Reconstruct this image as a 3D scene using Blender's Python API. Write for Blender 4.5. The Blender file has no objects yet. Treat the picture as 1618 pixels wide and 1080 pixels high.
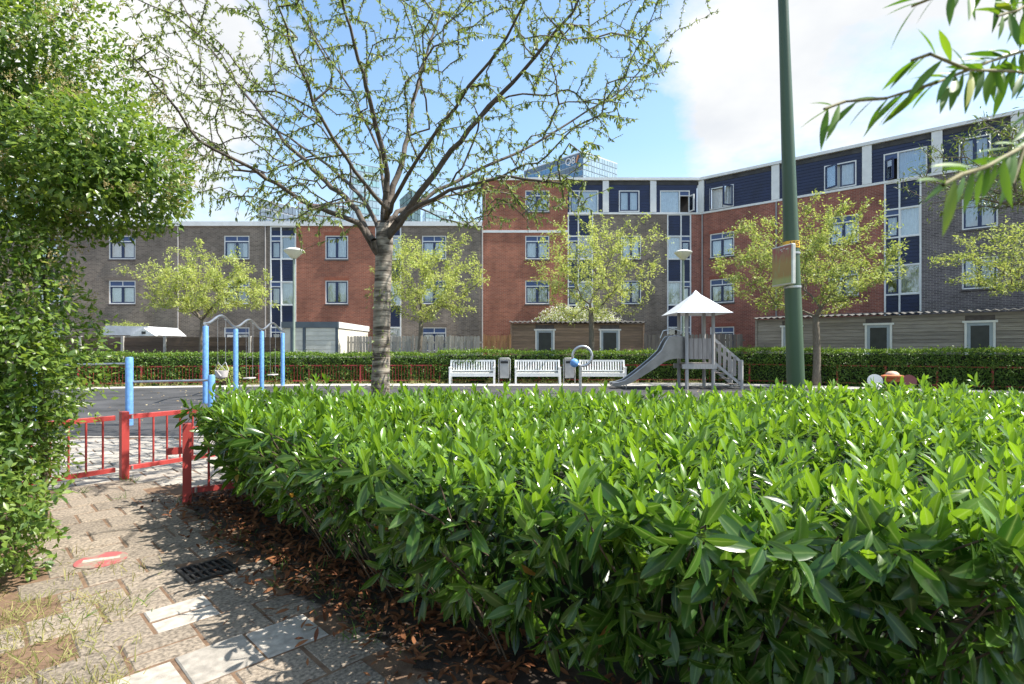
import bpy, math, random
import numpy as np
from mathutils import Vector, Matrix

random.seed(7); rng = np.random.default_rng(7)
scene = bpy.context.scene
col = scene.collection
R = math.radians
F, CX, HY, EYE = 870.0, 809.0, 550.0, 1.4          # focal length and horizon in photo pixels, eye height (m)

# ------------------------------------------------------------------ camera
cam = bpy.data.cameras.new('camera'); camo = bpy.data.objects.new('camera', cam); col.objects.link(camo)
camo.location = (0, 0, EYE); camo.rotation_euler = (R(90), 0, 0)
cam.sensor_width = 36; cam.lens = 36 * F / 1618; cam.shift_y = 10 / 1618
cam.clip_start = 0.05; cam.clip_end = 2000
cam.dof.use_dof = True; cam.dof.focus_distance = 6.0; cam.dof.aperture_fstop = 8.0
scene.camera = camo

# ------------------------------------------------------------------ sky, sun, exposure
SUN_AZ, SUN_EL = -4.0, 56.0                          # azimuth from +X towards +Y, elevation
sdir = Vector((math.cos(R(SUN_AZ)) * math.cos(R(SUN_EL)), math.sin(R(SUN_AZ)) * math.cos(R(SUN_EL)), math.sin(R(SUN_EL))))
world = bpy.data.worlds.new('World'); scene.world = world; world.use_nodes = True
wn, wl = world.node_tree.nodes, world.node_tree.links
wn.clear()
def WN(t, **k):
    n = wn.new(t)
    for a, b in k.items(): setattr(n, a, b)
    return n
sky = WN('ShaderNodeTexSky', sky_type='NISHITA', sun_disc=False)
sky.sun_elevation = R(SUN_EL); sky.sun_rotation = R(90 - SUN_AZ)
sky.air_density = 1.0; sky.dust_density = 1.2; sky.ozone_density = 1.5
tc = WN('ShaderNodeTexCoord'); sep = WN('ShaderNodeSeparateXYZ'); wl.new(tc.outputs['Generated'], sep.inputs[0])
mx = WN('ShaderNodeMath', operation='MAXIMUM'); wl.new(sep.outputs[2], mx.inputs[0]); mx.inputs[1].default_value = 0.0
ad = WN('ShaderNodeMath', operation='ADD'); wl.new(mx.outputs[0], ad.inputs[0]); ad.inputs[1].default_value = 0.22
dx = WN('ShaderNodeMath', operation='DIVIDE'); wl.new(sep.outputs[0], dx.inputs[0]); wl.new(ad.outputs[0], dx.inputs[1])
dy = WN('ShaderNodeMath', operation='DIVIDE'); wl.new(sep.outputs[1], dy.inputs[0]); wl.new(ad.outputs[0], dy.inputs[1])
cmb = WN('ShaderNodeCombineXYZ'); wl.new(dx.outputs[0], cmb.inputs[0]); wl.new(dy.outputs[0], cmb.inputs[1]); cmb.inputs[2].default_value = 3.3
nz = WN('ShaderNodeTexNoise'); nz.inputs['Scale'].default_value = 0.95; nz.inputs['Detail'].default_value = 9; nz.inputs['Roughness'].default_value = 0.62
wl.new(cmb.outputs[0], nz.inputs['Vector'])
cr = WN('ShaderNodeValToRGB'); cr.color_ramp.elements[0].position = 0.50; cr.color_ramp.elements[1].position = 0.64
acc = nz.outputs['Fac']
for (sx_, sy_, amt, wid) in ((215, 90, .20, .035), (1330, 30, .12, .05), (1130, 130, .10, .010), (1100, 270, .10, .008), (1400, 110, -.08, .005), (1010, 230, -.07, .006), (1290, 190, .05, .006), (640, 90, -.14, .09), (1000, 190, -.10, .012), (330, 330, .08, .02)):
    v = Vector(((sx_-CX)/F, 1, (HY-sy_)/F)).normalized()
    dt = WN('ShaderNodeVectorMath', operation='DOT_PRODUCT'); wl.new(tc.outputs['Generated'], dt.inputs[0]); dt.inputs[1].default_value = v
    mr = WN('ShaderNodeMapRange', interpolation_type='SMOOTHSTEP'); wl.new(dt.outputs['Value'], mr.inputs['Value']); mr.inputs['From Min'].default_value = 1-wid; mr.inputs['From Max'].default_value = 1; mr.inputs['To Max'].default_value = amt
    a2 = WN('ShaderNodeMath', operation='ADD'); wl.new(acc, a2.inputs[0]); wl.new(mr.outputs[0], a2.inputs[1]); acc = a2.outputs[0]
wl.new(acc, cr.inputs[0])
hz = WN('ShaderNodeMapRange'); hz.inputs['From Min'].default_value = 0.02; hz.inputs['From Max'].default_value = 0.34
hz.inputs['To Min'].default_value = 0.6; hz.inputs['To Max'].default_value = 0.0
wl.new(mx.outputs[0], hz.inputs['Value'])
mxx = WN('ShaderNodeMath', operation='MAXIMUM'); wl.new(cr.outputs[0], mxx.inputs[0]); wl.new(hz.outputs[0], mxx.inputs[1])
nz2 = WN('ShaderNodeTexNoise'); nz2.inputs['Scale'].default_value = 2.2; nz2.inputs['Detail'].default_value = 6
wl.new(cmb.outputs[0], nz2.inputs['Vector'])
cc = WN('ShaderNodeValToRGB'); cc.color_ramp.elements[0].color = (2.0, 2.08, 2.2, 1); cc.color_ramp.elements[1].color = (2.65, 2.65, 2.6, 1)
cc.color_ramp.elements[0].position = .3; cc.color_ramp.elements[1].position = .62
wl.new(nz2.outputs['Fac'], cc.inputs[0])
mix = WN('ShaderNodeMix', data_type='RGBA'); wl.new(mxx.outputs[0], mix.inputs['Factor'])
tn_ = WN('ShaderNodeMix', data_type='RGBA', blend_type='MULTIPLY'); tn_.inputs['Factor'].default_value = 1; wl.new(sky.outputs[0], tn_.inputs['A']); tn_.inputs['B'].default_value = (.68, .74, .71, 1)
wl.new(tn_.outputs['Result'], mix.inputs['A']); wl.new(cc.outputs[0], mix.inputs['B'])
bg = WN('ShaderNodeBackground'); bg.inputs['Strength'].default_value = 0.145
wl.new(mix.outputs['Result'], bg.inputs['Color'])
wo = WN('ShaderNodeOutputWorld'); wl.new(bg.outputs[0], wo.inputs[0])
sl = bpy.data.lights.new('sun', 'SUN'); sl.energy = 3.3; sl.angle = R(0.53); sl.color = (1.0, 0.95, 0.86)
so = bpy.data.objects.new('sun', sl); col.objects.link(so); so.rotation_euler = sdir.to_track_quat('Z', 'Y').to_euler()
so.location = (20, 10, 40)
vs = scene.view_settings
vs.view_transform = 'Standard'; vs.look = 'None'; vs.gamma = 1; vs.use_curve_mapping = False; vs.exposure = 1.55

# ------------------------------------------------------------------ helpers
def px(x, y, Y):                     # photo pixel at depth Y -> world point
    return Vector(((x - CX) / F * Y, Y, EYE + (HY - y) / F * Y))
def gnd(x, y):                       # photo pixel on the ground
    Y = F * EYE / (y - HY); return Vector(((x - CX) / F * Y, Y, 0))
def tag(o, label=None, cat=None, group=None, kind=None):
    if label: o['label'] = label
    if cat: o['category'] = cat
    if group: o['group'] = group
    if kind: o['kind'] = kind
    return o
def thing(name, label, cat, loc=(0, 0, 0), rz=0, group=None):
    o = bpy.data.objects.new(name, None); col.objects.link(o); o.empty_display_size = .2
    o.location = loc; o.rotation_euler = (0, 0, rz); return tag(o, label, cat, group)
def link(name, me, parent=None, mat=None):
    o = bpy.data.objects.new(name, me); col.objects.link(o); o.parent = parent
    if mat is not None and not me.materials: me.materials.append(mat)
    return o
def copy_tree(o, parent=None):
    c = o.copy(); col.objects.link(c); c.parent = parent
    for ch in list(o.children): copy_tree(ch, c)
    return c

class MB:
    def __init__(s): s.v = []; s.f = []
    def box(s, x0, x1, y0, y1, z0, z1):
        b = len(s.v)
        s.v += [(x0,y0,z0),(x1,y0,z0),(x1,y1,z0),(x0,y1,z0),(x0,y0,z1),(x1,y0,z1),(x1,y1,z1),(x0,y1,z1)]
        s.f += [tuple(b+i for i in q) for q in ((0,3,2,1),(4,5,6,7),(0,1,5,4),(1,2,6,5),(2,3,7,6),(3,0,4,7))]
        return s
    def slab(s, x0, x1, y0, y1, z0, z1, c):      # box with a chamfered top
        b = len(s.v)
        s.v += [(x0,y0,z0),(x1,y0,z0),(x1,y1,z0),(x0,y1,z0),(x0,y0,z1-c),(x1,y0,z1-c),(x1,y1,z1-c),(x0,y1,z1-c),
                (x0+c,y0+c,z1),(x1-c,y0+c,z1),(x1-c,y1-c,z1),(x0+c,y1-c,z1)]
        q = [(0,3,2,1),(8,9,10,11)]
        for i in range(4):
            j = (i+1) % 4; q += [(i,j,4+j,4+i),(4+i,4+j,8+j,8+i)]
        s.f += [tuple(b+i for i in t) for t in q]; return s
    def beam(s, p0, p1, w, h):                   # rectangular bar between two points
        p0, p1 = Vector(p0), Vector(p1); d = (p1-p0).normalized()
        up = Vector((0,0,1)) if abs(d.z) < .95 else Vector((0,1,0))
        a = d.cross(up).normalized(); c = a.cross(d).normalized(); b = len(s.v)
        for p in (p0, p1):
            for i, j in ((-1,-1),(1,-1),(1,1),(-1,1)): s.v.append(tuple(p + a*i*w/2 + c*j*h/2))
        s.f += [tuple(b+i for i in q) for q in ((0,1,2,3),(7,6,5,4),(0,4,5,1),(1,5,6,2),(2,6,7,3),(3,7,4,0))]
        return s
    def tube(s, pts, rad, n=8, cap=True):
        pts = [Vector(p) for p in pts]; m = len(pts); b = len(s.v)
        if not hasattr(rad, '__len__'): rad = [rad]*m
        d0 = (pts[1]-pts[0]).normalized(); a = d0.orthogonal().normalized()
        for i, p in enumerate(pts):
            d = (pts[min(i+1,m-1)]-pts[max(i-1,0)]).normalized()
            a = (a - d*a.dot(d)).normalized(); c = d.cross(a)
            for k in range(n):
                t = 2*math.pi*k/n; s.v.append(tuple(p + (a*math.cos(t)+c*math.sin(t))*rad[i]))
        for i in range(m-1):
            for k in range(n):
                k2 = (k+1) % n; s.f.append((b+i*n+k, b+i*n+k2, b+(i+1)*n+k2, b+(i+1)*n+k))
        if cap:
            s.f.append(tuple(b+k for k in reversed(range(n)))); s.f.append(tuple(b+(m-1)*n+k for k in range(n)))
        return s
    def lathe(s, prof, c=(0,0,0), n=20):
        b = len(s.v)
        for r, z in prof:
            for k in range(n):
                t = 2*math.pi*k/n; s.v.append((c[0]+r*math.cos(t), c[1]+r*math.sin(t), c[2]+z))
        for i in range(len(prof)-1):
            for k in range(n):
                k2 = (k+1) % n; s.f.append((b+i*n+k, b+i*n+k2, b+(i+1)*n+k2, b+(i+1)*n+k))
        s.f.append(tuple(b+k for k in reversed(range(n)))); s.f.append(tuple(b+(len(prof)-1)*n+k for k in range(n)))
        return s
    def sphere(s, c, r, n=16):
        return s.lathe([(max(r*math.sin(math.pi*i/10), .0005), -r*math.cos(math.pi*i/10)) for i in range(11)], c, n)
    def poly(s, pts):
        b = len(s.v); s.v += [tuple(p) for p in pts]; s.f.append(tuple(range(b, b+len(pts)))); return s
    def prism(s, pts, y0, y1):                   # (x,z) outline extruded along y
        b = len(s.v); n = len(pts)
        s.v += [(p[0], y0, p[1]) for p in pts] + [(p[0], y1, p[1]) for p in pts]
        s.f += [tuple(b+i for i in range(n)), tuple(b+n+i for i in reversed(range(n)))]
        for i in range(n): j = (i+1) % n; s.f.append((b+i, b+n+i, b+n+j, b+j))
        return s
    def mesh(s, name, uv=False):
        me = bpy.data.meshes.new(name); me.from_pydata(s.v, [], s.f); me.update()
        if uv:
            l = me.uv_layers.new(name='UVMap')
            for lp in me.loops:
                c = me.vertices[lp.vertex_index].co; l.data[lp.index].uv = (c.x + c.y, c.z)
        return me
    def build(s, name, mat, parent=None, smooth=False, uv=False, bevel=0, sharp=40):
        me = s.mesh(name, uv); o = link(name, me, parent, mat)
        if smooth:
            me.polygons.foreach_set('use_smooth', [True]*len(me.polygons)); me.set_sharp_from_angle(angle=R(sharp))
        if bevel:
            m = o.modifiers.new('bevel', 'BEVEL'); m.width = bevel; m.segments = 2; m.limit_method = 'ANGLE'
        return o

def np_mesh(name, V, faces_list, smooth=True, attrs=None):
    """faces_list: list of int arrays (n,k)"""
    me = bpy.data.meshes.new(name); V = np.asarray(V, np.float32)
    me.vertices.add(len(V)); me.vertices.foreach_set('co', V.ravel())
    loops = np.concatenate([f.ravel() for f in faces_list]).astype(np.int32)
    tot = np.concatenate([np.full(len(f), f.shape[1]) for f in faces_list])
    st = np.concatenate([[0], np.cumsum(tot)[:-1]]).astype(np.int32)
    me.loops.add(len(loops)); me.loops.foreach_set('vertex_index', loops)
    me.polygons.add(len(st)); me.polygons.foreach_set('loop_start', st)
    me.polygons.foreach_set('use_smooth', np.full(len(st), smooth))
    for k, a in (attrs or {}).items():
        at = me.attributes.new(k, 'FLOAT', 'POINT'); at.data.foreach_set('value', np.asarray(a, np.float32))
    me.update(calc_edges=True); return me

# leaf templates: base at the origin, along +y, normal +z
def leaf_template(n=3, w=.16, fold=.25, droop=.15, shape=(.72, 1.0, .72)):
    V = [(0, 0, 0)]; T, Q = [], []; mid = [1.]
    for i in range(n):
        t = (i+1)/(n+1); ww = w*shape[i]; z = -droop*t*t
        V += [(-ww, t, z+fold*ww), (0, t, z), (ww, t, z+fold*ww)]; mid += [0., 1., 0.]
    V.append((0, 1, -droop)); mid.append(1.)
    T += [(0, 2, 1), (0, 3, 2)]
    for i in range(n-1):
        a = 1+3*i; Q += [(a, a+1, a+4, a+3), (a+1, a+2, a+5, a+4)]
    a = 1+3*(n-1); T += [(a, a+1, a+4-1), (a+1, a+2, a+3)]
    return np.array(V, float), np.array(T), np.array(Q).reshape(-1, 4), np.array(mid)
LAUREL = leaf_template(4, .142, .3, .16, (.55, .9, 1., .72))
SMALL = leaf_template(1, .24, .3, .12, (1.,))
LANCE = leaf_template(2, .10, .3, .22, (1., .85))
def frames(d, nrm):
    d = d/np.linalg.norm(d, axis=1, keepdims=True)
    s = np.cross(d, nrm); l = np.linalg.norm(s, axis=1, keepdims=True); s = s/np.maximum(l, 1e-6)
    n = np.cross(s, d); return np.stack([s, d, n], axis=2)     # columns
def leaves_mesh(name, tpl, P, D, N, S, rnd=None):
    V, T, Q, mid = tpl; n = len(P); k = len(V)
    M = frames(D, N) * np.asarray(S)[:, None, None]
    VV = (np.einsum('nij,kj->nki', M, V) + P[:, None, :]).reshape(-1, 3)
    off = (np.arange(n)*k)[:, None, None]
    fl = [(T[None]+off).reshape(-1, 3)]
    if len(Q): fl.append((Q[None]+off).reshape(-1, 4))
    if rnd is None: rnd = rng.random(n)
    return np_mesh(name, VV, fl, True, {'rnd': np.repeat(rnd, k), 'mid': np.tile(mid, n)})
def rdir(n):
    v = rng.normal(size=(n, 3)); return v/np.linalg.norm(v, axis=1, keepdims=True)
def tubes_np(name, A, B, ra, rb, sides=5):
    D = B-A; D = D/np.maximum(np.linalg.norm(D, axis=1, keepdims=True), 1e-9)
    h = np.where(np.abs(D[:, 2:3]) < .9, np.array([[0, 0, 1.]]), np.array([[1., 0, 0]]))
    U = np.cross(D, h); U /= np.linalg.norm(U, axis=1, keepdims=True); W = np.cross(D, U)
    t = np.arange(sides)*2*math.pi/sides
    C = U[:, None]*np.cos(t)[None, :, None] + W[:, None]*np.sin(t)[None, :, None]
    V = np.concatenate([A[:, None]+C*ra[:, None, None], B[:, None]+C*rb[:, None, None]], 1).reshape(-1, 3)
    i = np.arange(sides); j = (i+1) % sides
    q = np.stack([i, j, j+sides, i+sides], 1)
    return np_mesh(name, V, [(q[None]+(np.arange(len(A))*2*sides)[:, None, None]).reshape(-1, 4)], True)

# ------------------------------------------------------------------ materials
MATS = {}
def nodes_of(name):
    m = bpy.data.materials.new(name); m.use_nodes = True; nt = m.node_tree
    return m, nt, nt.nodes, nt.links, nt.nodes['Principled BSDF']
def mat(name, c, rough=.6, var=.12, scale=4., c2=None, bump=0., bscale=60., metal=0., spec=.5, objvar=0., detail=6., stretch=None):
    if name in MATS: return MATS[name]
    m, nt, N, L, p = nodes_of(name); p.inputs['Roughness'].default_value = rough
    p.inputs['Metallic'].default_value = metal; p.inputs['Specular IOR Level'].default_value = spec
    t = N.new('ShaderNodeTexCoord'); vec = t.outputs['Object']
    if stretch:
        mp = N.new('ShaderNodeMapping'); mp.inputs['Scale'].default_value = stretch; L.new(vec, mp.inputs[0]); vec = mp.outputs[0]
    oi = N.new('ShaderNodeObjectInfo')
    va = N.new('ShaderNodeVectorMath'); va.operation = 'ADD'; L.new(vec, va.inputs[0])
    vm = N.new('ShaderNodeVectorMath'); vm.operation = 'SCALE'; vm.inputs[0].default_value = (17, 31, 13)
    L.new(oi.outputs['Random'], vm.inputs['Scale']); L.new(vm.outputs[0], va.inputs[1]); vec = va.outputs[0]
    n = N.new('ShaderNodeTexNoise'); n.inputs['Scale'].default_value = scale; n.inputs['Detail'].default_value = detail; L.new(vec, n.inputs['Vector'])
    r = N.new('ShaderNodeValToRGB'); r.color_ramp.elements[0].position = .3; r.color_ramp.elements[1].position = .7
    a = c2 or tuple(x*(1-2*var) for x in c); b = c if c2 else tuple(min(1, x*(1+var)) for x in c)
    r.color_ramp.elements[0].color = (*a, 1); r.color_ramp.elements[1].color = (*b, 1); L.new(n.outputs['Fac'], r.inputs[0])
    out = r.outputs[0]
    if objvar:
        h = N.new('ShaderNodeHueSaturation'); mr = N.new('ShaderNodeMapRange'); L.new(oi.outputs['Random'], mr.inputs['Value'])
        mr.inputs['To Min'].default_value = 1-objvar; mr.inputs['To Max'].default_value = 1+objvar
        L.new(mr.outputs[0], h.inputs['Value']); L.new(out, h.inputs['Color']); out = h.outputs[0]
    L.new(out, p.inputs['Base Color'])
    if bump:
        n2 = N.new('ShaderNodeTexNoise'); n2.inputs['Scale'].default_value = bscale; n2.inputs['Detail'].default_value = 4; L.new(vec, n2.inputs['Vector'])
        bp = N.new('ShaderNodeBump'); bp.inputs['Strength'].default_value = bump; bp.inputs['Distance'].default_value = .01
        L.new(n2.outputs['Fac'], bp.inputs['Height']); L.new(bp.outputs[0], p.inputs['Normal'])
    MATS[name] = m; return m
def brick_mat(name, c1, c2, mortar):
    m, nt, N, L, p = nodes_of(name); p.inputs['Roughness'].default_value = .85
    uv = N.new('ShaderNodeUVMap'); b = N.new('ShaderNodeTexBrick'); L.new(uv.outputs[0], b.inputs['Vector'])
    b.inputs['Scale'].default_value = 1; b.inputs['Brick Width'].default_value = .22; b.inputs['Row Height'].default_value = .075
    b.inputs['Mortar Size'].default_value = .007; b.inputs['Mortar Smooth'].default_value = .2; b.inputs['Bias'].default_value = 0
    b.inputs['Color1'].default_value = (*c1, 1); b.inputs['Color2'].default_value = (*c2, 1); b.inputs['Mortar'].default_value = (*mortar, 1)
    n = N.new('ShaderNodeTexNoise'); n.inputs['Scale'].default_value = .55; n.inputs['Detail'].default_value = 8; L.new(uv.outputs[0], n.inputs['Vector'])
    mr = N.new('ShaderNodeMapRange'); L.new(n.outputs['Fac'], mr.inputs['Value']); mr.inputs['From Min'].default_value = .3; mr.inputs['From Max'].default_value = .7
    mr.inputs['To Min'].default_value = .72; mr.inputs['To Max'].default_value = 1.18
    # rain streaks
    n3 = N.new('ShaderNodeTexNoise'); n3.inputs['Scale'].default_value = 1.; n3.inputs['Detail'].default_value = 5
    mp = N.new('ShaderNodeMapping'); mp.inputs['Scale'].default_value = (2.4, .18, 1); L.new(uv.outputs[0], mp.inputs[0]); L.new(mp.outputs[0], n3.inputs['Vector'])
    mr3 = N.new('ShaderNodeMapRange'); L.new(n3.outputs['Fac'], mr3.inputs['Value']); mr3.inputs['From Min'].default_value = .35; mr3.inputs['From Max'].default_value = .65
    mr3.inputs['To Min'].default_value = .88; mr3.inputs['To Max'].default_value = 1.08
    mu = N.new('ShaderNodeMath'); mu.operation = 'MULTIPLY'; L.new(mr.outputs[0], mu.inputs[0]); L.new(mr3.outputs[0], mu.inputs[1])
    h = N.new('ShaderNodeHueSaturation'); L.new(b.outputs['Color'], h.inputs['Color']); L.new(mu.outputs[0], h.inputs['Value'])
    L.new(h.outputs[0], p.inputs['Base Color'])
    bp = N.new('ShaderNodeBump'); bp.inputs['Strength'].default_value = .6; bp.inputs['Distance'].default_value = .01; bp.invert = True
    L.new(b.outputs['Fac'], bp.inputs['Height']); L.new(bp.outputs[0], p.inputs['Normal'])
    MATS[name] = m; return m
def leaf_mat(name, ca, cb, rough=.4, trans=.35, spec=.5, back=None, midrib=0., objrand=False, tcol=1.5):
    m, nt, N, L, p = nodes_of(name); p.inputs['Roughness'].default_value = rough; p.inputs['Specular IOR Level'].default_value = spec
    if objrand:
        at = N.new('ShaderNodeObjectInfo'); fac = at.outputs['Random']
    else:
        at = N.new('ShaderNodeAttribute'); at.attribute_name = 'rnd'; fac = at.outputs['Fac']
    r = N.new('ShaderNodeValToRGB'); r.color_ramp.elements[0].color = (*ca, 1); r.color_ramp.elements[1].color = (*cb, 1); L.new(fac, r.inputs[0])
    out = r.outputs[0]
    if back:
        e = r.color_ramp.elements.new(.96); e.color = (*cb, 1); r.color_ramp.elements[2].color = (*back, 1)
    if midrib:
        am = N.new('ShaderNodeAttribute'); am.attribute_name = 'mid'
        pw = N.new('ShaderNodeMath'); pw.operation = 'POWER'; L.new(am.outputs['Fac'], pw.inputs[0]); pw.inputs[1].default_value = 9
        ml = N.new('ShaderNodeMath'); ml.operation = 'MULTIPLY'; L.new(pw.outputs[0], ml.inputs[0]); ml.inputs[1].default_value = midrib
        mx_ = N.new('ShaderNodeMix'); mx_.data_type = 'RGBA'; L.new(ml.outputs[0], mx_.inputs['Factor']); L.new(out, mx_.inputs['A'])
        mx_.inputs['B'].default_value = (.28, .38, .12, 1); out = mx_.outputs['Result']
    L.new(out, p.inputs['Base Color'])
    tr = N.new('ShaderNodeBsdfTranslucent')
    hs = N.new('ShaderNodeHueSaturation'); hs.inputs['Value'].default_value = tcol; hs.inputs['Saturation'].default_value = 1.1; hs.inputs['Hue'].default_value = .485
    L.new(out, hs.inputs['Color']); L.new(hs.outputs[0], tr.inputs[0])
    ms = N.new('ShaderNodeMixShader'); ms.inputs[0].default_value = trans; L.new(p.outputs[0], ms.inputs[1]); L.new(tr.outputs[0], ms.inputs[2])
    L.new(ms.outputs[0], N['Material Output'].inputs[0]); MATS[name] = m; return m
def glass_mat(name, tint=(.9, .93, .95), refl=.10):
    m, nt, N, L, p = nodes_of(name); N.remove(p)
    t = N.new('ShaderNodeBsdfTransparent'); t.inputs[0].default_value = (*tint, 1)
    g = N.new('ShaderNodeBsdfGlossy'); g.inputs['Roughness'].default_value = .03; g.inputs[0].default_value = (.92, .96, 1, 1)
    lw = N.new('ShaderNodeLayerWeight'); lw.inputs[0].default_value = .35
    mr = N.new('ShaderNodeMapRange'); L.new(lw.outputs['Fresnel'], mr.inputs['Value']); mr.inputs['To Min'].default_value = refl; mr.inputs['To Max'].default_value = .9
    ms = N.new('ShaderNodeMixShader'); L.new(mr.outputs[0], ms.inputs[0]); L.new(t.outputs[0], ms.inputs[1]); L.new(g.outputs[0], ms.inputs[2])
    L.new(ms.outputs[0], N['Material Output'].inputs[0]); MATS[name] = m; return m

RED_BRICK = brick_mat('red_brick', (.46, .15, .085), (.31, .095, .058), (.42, .30, .21))
GREY_BRICK = brick_mat('grey_brick', (.27, .215, .17), (.16, .126, .10), (.37, .31, .25))
WINE_BRICK = brick_mat('wine_brick', (.38, .125, .085), (.24, .075, .056), (.42, .30, .23))
DARK_BRICK = brick_mat('dark_brick', (.20, .17, .17), (.11, .092, .095), (.40, .36, .33))
WHITE = mat('white_paint', (.80, .80, .78), .5, .05, 3)
NAVY = mat('navy_cladding', (.008, .019, .07), .45, .15, 1.5)
NAVYF = mat('navy_frame', (.02, .035, .10), .4, .1, 3)
BLUEF = mat('blue_transom', (.05, .09, .22), .35, .1, 3)
CURTAIN = mat('curtain_fabric', (.85, .84, .81), .9, .06, 6)
BLIND = mat('grey_curtain_fabric', (.45, .47, .5), .9, .06, 6)
SILL = mat('dark_sill', (.12, .10, .095), .8, .15, 6)
ROOM = mat('room_interior', (.10, .09, .085), .9, .2, .5)
ROOFM = mat('bitumen_roof', (.07, .07, .072), .9, .2, 2)
GLASS = glass_mat('window_glass')
ZINC = mat('grey_rainpipe', (.32, .30, .29), .5, .1, 4)

# ------------------------------------------------------------------ ground and paving
GROUND = mat('earth_ground', (.10, .075, .05), .95, .3, 1.2, bump=.5, bscale=30)
SOIL = mat('leafy_soil', (.055, .036, .024), .95, .35, 6, bump=.8, bscale=40)
SAND = mat('sandy_joint', (.22, .14, .085), .95, c2=(.10, .058, .036), scale=11, bump=.5, bscale=90)
RUBBER = mat('rubber_tiles', (.055, .054, .056), .85, .3, 1.1, bump=.4, bscale=200, detail=10)
PAVE_L = mat('pale_concrete', (.38, .345, .30), .9, .16, 22, bump=.35, bscale=200, objvar=.16)
PAVE_D = mat('worn_aggregate', (.27, .222, .172), .95, .3, 60, bump=.5, bscale=220, objvar=.16, detail=3)
tag(MB().poly([(-400, -60, -.03), (400, -60, -.03), (400, 700, -.03), (-400, 700, -.03)]).build('ground', GROUND), kind='structure')
tag(MB().poly([(-13, 8.6, .004), (7, 8.6, .004), (14.5, 12, .004), (16.5, 16.3, .004), (8.2, 20.6, .004), (-8, 20.6, .004), (-16, 18.7, .004)]).build('play_surface', RUBBER), kind='structure')
# pale strip in front of the benches
m_, nt, N, L, p = nodes_of('strip_tiles'); MATS['strip_tiles'] = m_
t = N.new('ShaderNodeTexCoord'); b = N.new('ShaderNodeTexBrick'); L.new(t.outputs['Object'], b.inputs['Vector'])
b.inputs['Scale'].default_value = 1; b.inputs['Brick Width'].default_value = .3; b.inputs['Row Height'].default_value = .3; b.inputs['Mortar Size'].default_value = .006
b.inputs['Color1'].default_value = (.47, .45, .42, 1); b.inputs['Color2'].default_value = (.40, .38, .35, 1); b.inputs['Mortar'].default_value = (.2, .17, .13, 1)
L.new(b.outputs[0], p.inputs['Base Color']); p.inputs['Roughness'].default_value = .9
tag(MB().poly([(-16, 18.6, .008), (-8, 20.5, .008), (8.2, 20.5, .008), (17.0, 16.2, .008), (17.6, 17.4, .008), (8, 22.35, .008), (-8, 21.65, .008), (-16, 19.55, .008)]).build('pavement', m_), kind='structure')
# kerb along the rubber edge
kb = tag(MB().box(-14, 7, 8.52, 8.6, -.02, .03).build('kerb', PAVE_L), kind='structure')

def inside(p, poly):
    x, y = p; c = False; j = len(poly)-1
    for i in range(len(poly)):
        xi, yi = poly[i]; xj, yj = poly[j]
        if (yi > y) != (yj > y) and x < (xj-xi)*(y-yi)/(yj-yi)+xi: c = not c
        j = i
    return c
TILE = .30
tile_light = MB().slab(-.1435, .1435, -.1435, .1435, -.05, 0, .006).mesh('paver_light'); tile_light.materials.append(PAVE_L)
tile_dark = MB().slab(-.1435, .1435, -.1435, .1435, -.05, 0, .008).mesh('paver_worn'); tile_dark.materials.append(PAVE_D)
half_light = MB().slab(-.1435, .1435, -.0685, .0685, -.05, 0, .006).mesh('paver_half'); half_light.materials.append(PAVE_L)
half_dark = MB().slab(-.1435, .1435, -.0685, .0685, -.05, 0, .008).mesh('paver_half_worn'); half_dark.materials.append(PAVE_D)
ang = R(45); ca_, sa_ = math.cos(ang), math.sin(ang)
O_ = gnd(273, 1045)
def lay(poly, parent, light_p, skip=None, limit=300, seed=1):
    rn = random.Random(seed); cells = []
    for i in range(-40, 60):
        for j in range(-40, 60):
            u, v = (i+.5)*TILE + (TILE/2 if j % 2 else 0)*1.0, (j-.5)*TILE
            x, y = O_.x + u*ca_ + v*sa_*-1*-1 * 0 + v*(-sa_), O_.y + u*sa_ + v*ca_
            if inside((x, y), poly) and not (skip and skip(x, y, rn)): cells.append((math.hypot(x, y), x, y, i, j))
    cells.sort()
    for d, x, y, i, j in cells[:limit]:
        light = (rn.random() < light_p) or (j == 0 and light_p > 0)
        parts = [(0, 0, None)]
        if rn.random() < .22 and light_p < 1: parts = [(0, -.075, 'h'), (0, .075, 'h')]
        for a, b_, h in parts:
            me = (half_light if light else half_dark) if h else (tile_light if light else tile_dark)
            o = link('paver', me, parent)
            o.location = (x - b_*sa_, y + b_*ca_, .016 + rn.uniform(-.004, .004))
            o.rotation_euler = (rn.uniform(-.012, .012), rn.uniform(-.012, .012), ang + rn.uniform(-.012, .012))
path_poly = [(-2.9, .8), (.3, .8), (-.15, 2.0), (-.42, 2.4), (-1.15, 3.0), (-1.85, 3.75), (-2.7, 4.6), (-3.0, 5.1), (-4.0, 5.85), (-4.9, 5.2), (-3.6, 3.6)]
path = tag(MB().poly([(-7, 0, 0.0095), (1.0, 0, 0.0095), (-.2, 2.4, 0.0095), (-2.4, 4.7, 0.0095), (-3.6, 6.2, 0.0095), (-7, 6.2, 0.0095)]).build('path', SAND), kind='structure')
GR = (gnd(283.7, 908) + gnd(351, 887) + gnd(376, 906) + gnd(300.5, 925))/4      # drain
def pskip(x, y, rn):
    if math.hypot(x-GR.x, y-GR.y) < .20: return True
    e = (x + 2.0) + (y-2.3)*.72          # left of this line: sand and weeds
    return e < -.28 or (e < 0 and rn.random() < .45) and y < 3.4
lay(path_poly, path, .015, pskip, 300, 3)
yard = tag(MB().poly([(-12, 4.9, 0.0055), (-2.4, 4.9, 0.0055), (8, 6.2, 0.0055), (8, 8.52, 0.0055), (-12, 8.52, 0.0055)]).build('yard_paving', SAND), kind='structure')
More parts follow.
